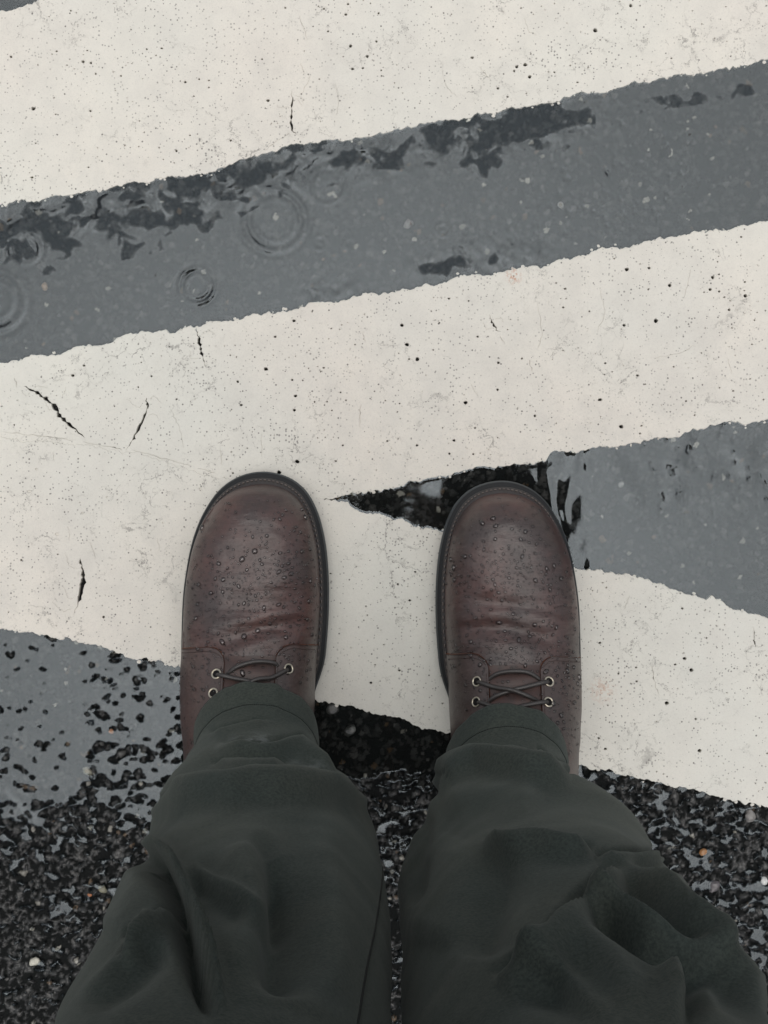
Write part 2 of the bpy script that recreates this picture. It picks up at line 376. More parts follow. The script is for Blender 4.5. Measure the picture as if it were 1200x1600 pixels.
def stripe(label, top, bot, ztop, npit, cracks, seed, zbase=-0.0022, x0=-1100, x1=2300):
    r = random.Random(seed)
    xs_in = np.arange(-160, 1361, 1.5); xs = np.concatenate([np.arange(x0, -160, 12), xs_in, np.arange(1372, x1, 12)])
    U = [(float(x), float(y)) for x, y in zip(xs, top(xs))]; D = [(float(x), float(y)) for x, y in zip(xs, bot(xs))]
    # keep only where the stripe has some width
    keep = [i for i in range(len(xs)) if D[i][1] - U[i][1] > 4]; U = [U[i] for i in keep]; D = [D[i] for i in keep]
    outer = U + D[::-1]
    br_ = []
    for c, w in cracks:
        if w < 1.5: continue
        for q_ in range(3):
            k = r.randrange(len(c)-1); f_ = r.uniform(.2, .8); x = c[k][0]*(1-f_)+c[k+1][0]*f_; y = c[k][1]*(1-f_)+c[k+1][1]*f_
            a = r.choice((r.uniform(-.5, .5), PI+r.uniform(-.5, .5))) if w > 2 else r.uniform(0, 6.28); g = w*0.9+3; L_ = r.uniform(12, 34)
            br_.append(([(x+g*math.cos(a), y+g*math.sin(a)), (x+(g+L_*.5)*math.cos(a)+r.uniform(-4, 4), y+(g+L_*.5)*math.sin(a)+r.uniform(-4, 4)), (x+(g+L_)*math.cos(a+.4), y+(g+L_)*math.sin(a+.4))], 0.35))
    ok_ = []
    for c, w in br_:
        if all(min(math.dist(p, q) for p in c for o_, ww in [(cc, w2) for cc, w2 in cracks] + ok_ for q in [(o.x, o.y) for o in smoothline([(*t_, 0) for t_ in o_], 5)]) > 2.5 for _ in (0,)) and all(float(top(p[0]))+8 < p[1] < float(bot(p[0]))-8 for p in c): ok_.append((c, w))
    cracks = cracks + ok_
    holes = [crack_poly(c, w, seed*50+i) for i, (c, w) in enumerate(cracks)]
    cps = [(p, 9) for h in holes for p in h]
    pits = []; tries = 0
    ux = np.array([u[0] for u in U]); uy = np.array([u[1] for u in U]); dy_ = np.array([d[1] for d in D])
    while len(pits) < npit and tries < npit*30:
        tries += 1
        x = r.uniform(-150, 1350)
        a = float(np.interp(x, ux, uy)); b_ = float(np.interp(x, ux, dy_)); y = r.uniform(a+13, b_-13)
        if pits and r.random() < 0.22:          # some come in small clusters
            q = r.choice(pits); x = q[0]+r.gauss(0, 14); y = q[1]+r.gauss(0, 14)
            if not (-150 < x < 1350): continue
            a = float(np.interp(x, ux, uy)); b_ = float(np.interp(x, ux, dy_))
            if not (a+13 < y < b_-13): continue
        rad = min(4.2, 1.25+r.expovariate(1.35))
        if any((x-q[0])**2+(y-q[1])**2 < (rad+q[2]+2.2)**2 for q in pits): continue
        if any((x-p[0])**2+(y-p[1])**2 < d*d for p, d in cps): continue
        pits.append((x, y, rad))
    loops = [outer] + holes
    for x, y, rad in pits:
        k = 8; ph = r.uniform(0, 6.28); e = r.uniform(0.75, 1.0)
        loops.append([(x+rad*r.uniform(0.8, 1.12)*math.cos(ph+2*PI*i/k), y+e*rad*r.uniform(0.8, 1.12)*math.sin(ph+2*PI*i/k)) for i in range(k)])
    pts, edges = [], []
    for lp in loops:
        b0 = len(pts); pts += [Vector(p) for p in lp]; edges += [(b0+i, b0+(i+1) % len(lp)) for i in range(len(lp))]
    # inner points so that the sheet can be slightly uneven
    vo, eo, fo, ov, oe, of = delaunay_2d_cdt(pts, edges, [], 0, 1e-4, True)
    # classify triangles by flood fill over non-constraint edges, starting from the outside
    cons = set()
    for i, e in enumerate(eo):
        if len(oe[i]) > 0: cons.add((min(e), max(e)))
    adj = {}
    for fi, f in enumerate(fo):
        for k in range(3):
            e = (min(f[k], f[(k+1) % 3]), max(f[k], f[(k+1) % 3])); adj.setdefault(e, []).append(fi)
    depth = [-1]*len(fo); from collections import deque
    dq = deque()
    for e, fs in adj.items():
        if len(fs) == 1:
            d = 1 if e in cons else 0
            if depth[fs[0]] == -1 or d < depth[fs[0]]:
                depth[fs[0]] = d; (dq.append if d else dq.appendleft)(fs[0])
    while dq:
        fi = dq.popleft(); f = fo[fi]
        for k in range(3):
            e = (min(f[k], f[(k+1) % 3]), max(f[k], f[(k+1) % 3]))
            for g in adj[e]:
                nd = depth[fi] + (1 if e in cons else 0)
                if depth[g] == -1 or nd < depth[g]:
                    depth[g] = nd; (dq.append if e in cons else dq.appendleft)(g)
    keepf = [f for f, d in zip(fo, depth) if d % 2 == 1]
    V = [P(v.x, v.y, 0) for v in vo]
    for v in V: v.z = ztop
    F = [f if (V[f[1]]-V[f[0]]).cross(V[f[2]]-V[f[0]]).z > 0 else f[::-1] for f in keepf]
    ne = len(V); MI = [0]*len(F)
    # walls: every boundary edge, dropped and pushed out a little
    cnt = {}
    for f in F:
        for k in range(3): cnt[(f[k], f[(k+1) % 3])] = 1
    bd = [(a, b_) for (a, b_) in cnt if (b_, a) not in cnt]
    nrm = {}
    for a, b_ in bd:
        d = (V[b_]-V[a]); n = Vector((d.y, -d.x, 0)); n = n.normalized() if n.length > 0 else n
        nrm[a] = nrm.get(a, Vector()) + n; nrm[b_] = nrm.get(b_, Vector()) + n
    l1, l2 = {}, {}
    for a, n in nrm.items():
        n = n.normalized() if n.length > 1e-6 else Vector((0, 0, 0)); out_ = 0.0005
        l1[a] = len(V); V.append(V[a] + n*out_*0.8 + Vector((0, 0, -0.0005)))
        l2[a] = len(V); V.append(Vector((V[a].x + n.x*out_, V[a].y + n.y*out_, zbase)))
    for a, b_ in bd:
        F.append((b_, a, l1[a], l1[b_])); F.append((l1[b_], l1[a], l2[a], l2[b_]))
    o = mesh_obj('road_marking', V, F, M_PAINT, smooth=False)
    tag(o, label, 'road marking', 'white painted stripes on the road')
    return o
stripe('broad white painted stripe across the top of the photo, above the long puddle', A_up, A_lo, 0.0030, 300,
       [([(456, 142), (457, 170), (456, 200), (464, 212)], 2.4), ([(414, 238), (430, 224), (455, 209)], 0.6), ([(468, 25), (474, 44), (481, 64)], 0.8),
        ([(525, 132), (528, 160), (526, 182)], 0.4), ([(748, 104), (757, 116), (766, 126)], 0.6), ([(818, 30), (826, 50), (838, 56)], 0.5), ([(486, 118), (478, 136), (470, 150)], 0.5), ([(690, 110), (700, 140), (716, 152)], 0.5), ([(470, 100), (476, 118)], 0.6)], 31)
stripe('white painted stripe rising to the right between the long puddle and the dark wedge', B_up, B_lo, 0.0028, 380,
       [([(307, 512), (311, 530), (316, 552), (323, 574)], 3.0), ([(24, 590), (28, 606)], 0.8), ([(38, 604), (62, 616), (84, 634), (100, 656), (134, 684)], 4.6),
        ([(228, 622), (230, 640), (214, 676), (197, 704)], 3.2), ([(764, 492), (770, 506), (778, 520)], 2.0), ([(781, 524), (788, 538)], 0.8),
        ([(826, 562), (832, 582)], 1.2), ([(563, 630), (562, 668)], 0.7), ([(838, 470), (846, 520), (840, 548)], 0.5), ([(936, 452), (944, 486), (932, 520)], 0.5), ([(1020, 560), (1060, 552), (1085, 540)], 0.4), ([(268, 640), (280, 668), (288, 700)], 0.6), ([(105, 604), (98, 622)], 0.6),
        ([(567, 518), (570, 535)], 0.8), ([(1078, 420), (1068, 468)], 0.5), ([(1136, 560), (1142, 585)], 0.6), ([(408, 676), (410, 715)], 0.4), ([(345, 700), (347, 728)], 0.5), ([(735, 600), (748, 622)], 0.5), ([(4, 675), (60, 681), (118, 688)], 0.7), ([(130, 690), (180, 700), (192, 703)], 1.1), ([(206, 702), (260, 718), (300, 729)], 0.6), ([(308, 732), (340, 740)], 0.6)], 32)
stripe('white painted stripe under both boots, running down to the right', C_up, C_lo, 0.0036, 230,
       [([(126, 872), (131, 898), (128, 926), (116, 962)], 4.6), ([(1176, 978), (1177, 1000), (1180, 1012)], 1.8), ([(1018, 1038), (1020, 1058), (1028, 1086)], 1.2),
        ([(140, 845), (152, 872)], 0.6), ([(108, 822), (110, 845)], 0.5), ([(246, 840), (250, 862)], 0.4), ([(984, 930), (974, 952)], 0.5), ([(85, 705), (86, 722)], 0.4)], 33, zbase=-0.0020)

# ---- rain water: one height field, its level falling towards the lower corners
def ripple(x, y, cx, cy, r0, lam, slope, wid):
    d = np.hypot(x-cx, y-cy); return slope*lam/(2*PI)*np.sin(2*PI*(d-r0)/lam)*np.exp(-((d-r0)/wid)**2)
def box(px, py, x0, x1, y0, y1, s):
    sm = lambda t: 1/(1+np.exp(-np.clip(t, -30, 30)))
    return sm((px-x0)/s)*sm((x1-px)/s)*sm((py-y0)/s)*sm((y1-py)/s)
N5, N6, N7 = Noise(15), Noise(16), Noise(17)
def bf(px, py):
    wx_ = px + 5*N6(px, py, 14); wy_ = py + 5*N7(px, py, 14)
    return N4(wx_*0.62, wy_*1.05, 8.5) + 0.85*N5(wx_*0.66, wy_*1.1, 5.2) + 0.22*N1(wx_, wy_, 4.2) + 0.35*N3(px, py, 38)
RX, RY = np.meshgrid(np.arange(-100, 1300, 4.3), np.arange(900, 1700, 4.3))
def water_level(x, y):
    px = 600+x*2000; py = 800-y*2000
    up_ = py < C_lo(px, False) - 30
    lv = np.full(px.shape, 0.0023)
    # below the lowest stripe the sheet breaks up: holes first, then islands and beads lying on the stones
    low = -0.004*np.ones(px.shape)
    m_ = ~up_
    if m_.any():
        b = bf(px, py)
        srt = np.sort(bf(RX, RY).ravel())
        b = np.searchsorted(srt, b)/len(srt)
        cl = np.interp(py, [985, 1010, 1100, 1200, 1240, 1290, 1400, 1600], [1.02, 0.97, 0.90, 0.82, 0.66, 0.36, 0.2, 0.06])
        far = np.clip((190-px)/120, 0, 1)*np.clip((1262+0.12*(60-px)-py)/26, 0, 1)
        cl = cl*(1-far) + far*np.where(b > 0.03, 1.12, 0.98)
        cm = np.interp(py, [1080, 1200, 1235, 1300, 1600], [1.2, 1.12, 0.36, 0.34, 0.22])
        cr = np.interp(py, [1180, 1215, 1350, 1450, 1600], [0.30, 0.50, 0.50, 0.38, 0.22])
        wl = np.interp(px, [290, 420], [1, 0]); wr = np.interp(px, [720, 850], [0, 1])
        cov = cl*wl + cr*wr + cm*(1-wl-wr)
        t = np.clip((b-(1-cov))/0.13, 0, 1)
        low = np.where(t > 0, 0.0011 + 0.0014*(1-(1-t)**2.2), -0.004)
    lv = np.where(up_, lv, low)
    # droplets of standing water riding on the stones where the film is thin
    lv = lv - 0.0008*box(px, py, 985, 1230, 640, 790, 18)*(0.6+0.6*N1(px, py, 30))
    # ripples
    z = np.zeros_like(lv)
    lo = A_lo(px, False)
    m1 = np.exp(-((py-lo-34)/34.0)**2)*np.interp(px, [-100, 0, 250, 520, 640, 740, 820, 1010], [1, 1, 0.95, 0.7, 0.5, 1.0, 0.85, 0])
    qx = px + 11*N5(px, py, 31) + 4*N6(px, py, 13); qy = py + 9*N7(px, py, 27) + 4*N5(px, py, 12)
    f1 = N1(qx*0.85, qy*1.1, 25) + 0.7*N2(qx*0.9, qy*1.1, 14) + 0.25*N3(qx, qy, 8)
    z += m1*0.00085*f1
    m2 = box(px, py, 640, 860, 370, 470, 14)*np.exp(-((py-B_up(px, False)+28)/26.0)**2)
    z += m2*0.00032*(N2(px, py, 17)+0.5*N1(px, py, 9))
    z += box(px, py, 690, 850, 360, 440, 14)*0.00020*np.clip(N3(px, py, 13), 0.1, 1)
    z += box(px, py, 480, 560, 440, 470, 5)*0.0003*N1(px, py, 11)
    m3 = box(px, py, 855, 935, 690, 900, 9)*np.interp(px, [860, 900, 940], [1, 0.6, 0])
    z += m3*0.00030*(np.sin(px/5.2+0.8*N1(px, py, 40)*3)*0.8)*(0.6+0.6*N2(px, py, 34))
    m4 = box(px, py, -60, 150, 1225, 1420, 16)
    z += m4*(0.0004*N2(px, py, 22)+0.0002*N1(px, py, 11))
    z += 0.00001*N1(px, py, 30)
    for (cx, cy, r, lam, sl, wd) in ((430, 345, 44, 17, 0.21, 13), (40, 390, 20, 13, 0.26, 13), (308, 447, 25, 13, 0.28, 7), (-8, 470, 42, 19, 0.19, 18),
                                      (345, 262, 36, 15, 0.20, 14), (215, 330, 22, 14, 0.14, 12), (510, 290, 26, 14, 0.12, 9), (500, 380, 8, 14, 0.10, 7),
                                      (548, 382, 7, 14, 0.08, 6), (692, 360, 8, 12, 0.16, 6)):
        an = np.arctan2(py-cy, px-cx)
        z += ripple(px, py, cx, cy, r, lam, sl, wd)/2000.0*1.3*(0.75+0.4*np.sin(an*2+cx))
    # small dimples in the thin ends of the film
    dm = box(px, py, 1000, 1230, 650, 790, 12)*0.8 + box(px, py, 700, 850, 365, 430, 12) + 0.55*box(px, py, 850, 1080, 160, 360, 20)
    db = N5(px*1.3, py*0.62, 8) + 0.5*N6(px*1.2, py*0.8, 5); z -= 0.0011*dm*np.clip(db-0.62, 0, 1)
    # water creeps up the edge of the paint
    for e, s in ((A_lo, 1), (B_up, -1), (B_lo, 1), (C_up, -1), (C_lo, 1)):
        d = np.clip((py-e(px))*s, 0, 60)
        z += np.where(up_ | (e is C_lo), 0.00012*np.exp(-d/2.2), 0)*np.where(d < 30, 1, 0)
    return lv + z
# ---- asphalt height field (loose-packed stones, each with its own height and colour)
CELL = 0.0008; GX0, GX1, GY0, GY1 = -0.365, 0.365, -0.46, 0.46
nx = int((GX1-GX0)/CELL)+1; ny = int((GY1-GY0)/CELL)+1
gx = GX0 + np.arange(nx)*CELL; gy = GY0 + np.arange(ny)*CELL
XX, YY = np.meshgrid(gx, gy); PX = 600+XX*2000; PY = 800-YY*2000
Hh = -0.0016 + 0.0003*N1(XX, YY, 0.004)
Cc = np.zeros((ny, nx, 3)); Cc[:] = (0.012, 0.013, 0.013)
need = ~in_stripe(PX, PY, 14)
ns = 46000
sx = rng.uniform(GX0, GX1, ns); sy = rng.uniform(GY0, GY1, ns)
ok = ~in_stripe(600+sx*2000, 800-sy*2000, 14); sx = sx[ok]; sy = sy[ok]; ns = len(sx)
sr = 0.0012 + 0.0036*rng.beta(1.3, 3.3, ns)
order = np.argsort(-sr)
for i in order:
    x, y, r = sx[i], sy[i], sr[i]; e = rng.uniform(0.6, 1.0); an = rng.uniform(0, PI); ca, sa = math.cos(an), math.sin(an)
    j0 = max(0, int((x-r-GX0)/CELL)); j1 = min(nx, int((x+r-GX0)/CELL)+2); i0 = max(0, int((y-r-GY0)/CELL)); i1 = min(ny, int((y+r-GY0)/CELL)+2)
    if j1 <= j0 or i1 <= i0: continue
    dx = gx[None, j0:j1]-x; dy = gy[i0:i1, None]-y
    u = (dx*ca+dy*sa)/r; v = (-dx*sa+dy*ca)/(r*e)
    d = 0.55*np.sqrt(u*u+v*v); p1 = rng.uniform(0, 6.28); K_ = rng.integers(4, 7)
    for q_ in range(K_):
        a_ = p1 + 2*PI*(q_+rng.uniform(-.25, .25))/K_; d = np.maximum(d, (u*math.cos(a_)+v*math.sin(a_))/rng.uniform(0.72, 0.98))
    zt = rng.normal(0.0005, 0.0006) + 0.05*(r-0.002); zt = min(zt, 0.0019)
    tx, ty = rng.normal(0, 0.20, 2)
    h = zt + tx*dx + ty*dy - 0.75*r*(d**4.0)
    sub = Hh[i0:i1, j0:j1]; m = (d < 1) & (h > sub)
    sub[m] = h[m]
    q = rng.random(); g = rng.uniform(0.015, 0.045)
    if q > 0.988: col = np.array([0.26, 0.25, 0.22])*rng.uniform(0.6, 1.2)
    elif q > 0.978: col = np.array([0.11, 0.08, 0.055])*rng.uniform(0.5, 1)
    elif q > 0.88: col = np.array([0.065, 0.064, 0.062])*rng.uniform(0.7, 1.2)
    else: col = np.array([g, g*1.02, g*1.0])
    Cc[i0:i1, j0:j1][m] = col
GAP = (Cc[..., 0] == 0.012).ravel()
Hh += 0.00010*N2(XX, YY, 0.0018) + 0.0004*N3(XX, YY, 0.05)
idx = -np.ones(nx*ny, int)
q4 = grid_faces(ny, nx); keep = need.ravel()[q4].any(1); q4 = q4[keep]
used = np.unique(q4); idx[used] = np.arange(len(used))
V = np.stack([XX.ravel()[used], YY.ravel()[used], Hh.ravel()[used]], 1)
road = mesh_obj('road', V, idx[q4], M_ASPH); road['kind'] = 'structure'
_wl = water_level(V[:, 0].astype(float), V[:, 1].astype(float)); _fl = ((_wl > V[:, 2]) | GAP[used]).astype(np.float32)
fa_ = road.data.attributes.new('flooded', 'FLOAT', 'POINT'); fa_.data.foreach_set('value', _fl)
ca_ = road.data.color_attributes.new('stone', 'FLOAT_COLOR', 'POINT')
ca_.data.foreach_set('color', np.concatenate([Cc.reshape(-1, 3)[used], np.ones((len(used), 1))], 1).astype(np.float32).ravel())
fr = mesh_obj('ground', [(-250, -250, -0.0024), (250, -250, -0.0024), (250, 250, -0.0024), (-250, 250, -0.0024)], [(0, 1, 2, 3)], M_ASPH_FAR); fr['kind'] = 'structure'

WC = 0.0008
wx = np.arange(GX0, GX1+WC, WC); wy = np.arange(GY0, GY1+WC, WC); WX, WY = np.meshgrid(wx, wy)
WPX = 600+WX*2000; WPY = 800-WY*2000
WZ = water_level(WX, WY)
need = (~in_stripe(WPX, WPY, 6)) & (WZ > -0.0015)
q4 = grid_faces(len(wy), len(wx)); q4 = q4[need.ravel()[q4].any(1)]; used = np.unique(q4); idx = -np.ones(WX.size, int); idx[used] = np.arange(len(used))
puddle = mesh_obj('puddle', np.stack([WX.ravel()[used], WY.ravel()[used], WZ.ravel()[used]], 1), idx[q4], M_WATER)
puddle['kind'] = 'structure'
_px = 600+WX.ravel()[used]*2000; _py = 800-WY.ravel()[used]*2000; _lo = A_lo(_px, False)
_qx = _px+14*N5(_px, _py, 40)+5*N6(_px, _py, 15); _qy = _py+10*N7(_px, _py, 33)+5*N5(_px, _py, 13)
_n = 0.75*N2(_qx*0.8, _qy*1.25, 30)+0.65*N1(_qx*0.8, _qy*1.2, 14)+0.3*N4(_qx, _qy, 7)
_d = np.interp(_px, [-100, 0, 300, 420, 640, 700, 760, 860, 930, 965], [95, 95, 85, 55, 45, 60, 85, 75, 40, 20])
_w = np.interp(_px, [-100, 350, 560, 690, 760, 850, 920, 960], [0.62, 0.55, 0.30, 0.45, 1.0, 1.0, 0.5, -1.5])
_c = np.minimum(_w, 1)*np.maximum(1-((_py-_lo-_d*0.42)/np.maximum(_d, 1)/0.75)**2, -1) - np.where(_w < 0, 1.5, 0)
_c = np.where((_py > _lo-20) & (_py < _lo+_d+30), _c, -2) - 0.30 + np.where(_c > -0.3, 1.0, 0.45)*_n
_c2 = np.exp(-((_py-B_up(_px, False)+24)/22.0)**2)*np.clip(box(_px, _py, 640, 800, 370, 470, 10)+box(_px, _py, 485, 555, 440, 470, 6), 0, 1)*(1.0+1.1*_n) - 0.75
_chop = np.clip(np.maximum(_c, _c2)*1.9, 0, 0.75)
_chop = np.where(_py < C_lo(_px, False)-30, _chop, 0).astype(np.float32)
puddle.data.attributes.new('chop', 'FLOAT', 'POINT').data.foreach_set('value', _chop)
# the same puddles further out, coarse
wx = np.arange(-0.86, 0.8601, 0.01); wy = np.arange(-0.9, 0.9, 0.01); WX2, WY2 = np.meshgrid(wx, wy)
px2, py2 = 600+WX2*2000, 800-WY2*2000
outm = (WX2 < GX0+0.012) | (WX2 > GX1-0.012) | (WY2 > GY1-0.012) | (WY2 < GY0+0.012)
nd = outm & (~in_stripe(px2, py2, 16)) & ((py2 < C_lo(px2, False)) | ((px2 < -60) & (py2 < 1262+0.12*(60-px2))))
q4 = grid_faces(len(wy), len(wx)); q4 = q4[nd.ravel()[q4].all(1)]; used = np.unique(q4); idx = -np.ones(WX2.size, int); idx[used] = np.arange(len(used))
pz = np.where(py2 > C_lo(px2, False), 0.0015, 0.0021)
outer_p = mesh_obj('puddle', np.stack([WX2.ravel()[used], WY2.ravel()[used], pz.ravel()[used]], 1), idx[q4], M_WATER); outer_p['kind'] = 'structure'

# ---- loose pebbles and paint crumbs
def pebble(px, py, r, color, label, seed, z=0.0009, cat='pebble', squash=0.5, group=None, rough=0.3):
    bm = bmesh.new(); bmesh.ops.create_icosphere(bm, subdivisions=2, radius=1); R_ = random.Random(seed)
    nz = Noise(seed+500)
    for v in bm.verts:
        k = 1+0.28*float(nz(v.co.x*3, v.co.y*3+v.co.z*2, 2.0))+R_.uniform(-0.05, 0.05)
        v.co = Vector((v.co.x*r*k, v.co.y*r*k*0.8, v.co.z*r*squash*k))
    bmesh.ops.rotate(bm, verts=bm.verts, cent=(0, 0, 0), matrix=Matrix.Rotation(R_.uniform(0, 3), 3, 'Z'))
    me = bpy.data.meshes.new(cat); bm.to_mesh(me); bm.free()
    key = 'pebble %.2f %.2f %.2f' % color
    m = bpy.data.materials.get(key) or simple(key, color, rough, 0.5, nscale=400, nvar=0.4)
    me.materials.append(m)
    for p in me.polygons: p.use_smooth = False
    o = bpy.data.objects.new(cat.replace(' ', '_'), me); COL.objects.link(o); o.location = P(px, py, z)
    return tag(o, label, cat, group)
for a in ((53, 1503, 0.0042, (0.55, 0.53, 0.45), 'cream stone on the dark wet asphalt at the far left, beside the trouser leg', 1, 0.0012),
          (1099, 1331, 0.0036, (0.34, 0.17, 0.07), 'orange brown stone among the wet droplets right of the trouser leg', 2, 0.0016),
          (1194, 1376, 0.0032, (0.66, 0.66, 0.64), 'small bright white stone at the right edge of the photo, on wet asphalt', 3, 0.0016),
          (1172, 1275, 0.0052, (0.20, 0.19, 0.18), 'flat pale grey stone just below the paint at the right edge', 4, 0.0012),
          (1116, 1385, 0.0050, (0.11, 0.10, 0.105), 'dark grey elongated stone among droplets right of the trouser leg', 5, 0.0012),
          (1108, 1451, 0.0028, (0.42, 0.42, 0.38), 'pale stone on wet asphalt near the right trouser knee', 16, 0.0014),
          (137, 1205, 0.0042, (0.26, 0.25, 0.20), 'beige stone half drowned in the wet patch left of the boot', 6, 0.0006),
          (174, 1143, 0.0024, (0.40, 0.16, 0.05), 'tiny orange stone in the droplet covered film left of the boot', 7, 0.0014),
          (160, 1390, 0.0038, (0.22, 0.21, 0.15), 'mottled olive stone on dark asphalt left of the trouser leg', 8, 0.0010),
          (140, 1399, 0.0018, (0.38, 0.14, 0.05), 'rust coloured chip beside the mottled olive stone', 9, 0.0016),
          (876, 320, 0.0030, (0.27, 0.27, 0.25), 'pale grey stone in the long puddle, near its upper right part', 10, 0.0012),
          (638, 350, 0.0042, (0.16, 0.15, 0.145), 'greyish pink stone under water near the middle of the long puddle', 11, 0.0006),
          (70, 448, 0.0030, (0.24, 0.15, 0.08), 'tan stone under water at the left end of the long puddle', 12, 0.0010),
          (520, 1107, 0.0056, (0.13, 0.13, 0.125), 'grey stone below the paint edge between the two trouser legs', 13, 0.0008),
          (546, 1142, 0.0050, (0.08, 0.082, 0.078), 'dull grey stone in the dark water between the trouser legs', 14, 0.0006),
          (970, 757, 0.0026, (0.27, 0.27, 0.26), 'light stone in the wedge shaped puddle right of the right boot', 15, 0.0012)):
    pebble(*a)
crumbs = []
R_ = random.Random(5)
for e, n, s in ((A_lo, 34, 1), (B_up, 52, -1), (B_lo, 26, 1), (C_up, 22, -1), (C_lo, 44, 1)):
    for i in range(n):
        x = R_.uniform(-100, 1300)
        if e is C_up and x < 560 or e is B_lo and x < 540: continue
        y = float(e(x)) + s*abs(R_.gauss(0, 2.5)); r = R_.uniform(0.0006, 0.0017)
        bm = bmesh.new(); bmesh.ops.create_icosphere(bm, subdivisions=1, radius=1)
        for v in bm.verts: v.co = Vector((v.co.x*r*R_.uniform(0.8, 1.3), v.co.y*r*R_.uniform(0.7, 1.1), v.co.z*r*0.6)) + P(x, y, 0.0022)
        crumbs.append(([v.co.copy() for v in bm.verts], [tuple(v.index for v in f.verts) for f in bm.faces])); bm.free()
V, F = join_data(crumbs)
tag(mesh_obj('paint_crumbs', V, F, M_PAINT, smooth=False), 'crumbs of white paint broken off along the ragged stripe edges', 'paint crumbs', kind='stuff')

# ------------------------------------------------------------------ the person
person = tag(empty('person', (0, -0.18, 0)), 'person in dark grey green trousers and wet brown leather boots standing on the painted stripes', 'person')
def setp(o, parent):              # parent while keeping world coordinates in the mesh
    o.parent = parent; o.matrix_parent_inverse = Matrix.Translation(-parent_world(parent)); return o
def parent_world(p):
    v = Vector((0, 0, 0)); v += person.location; return v

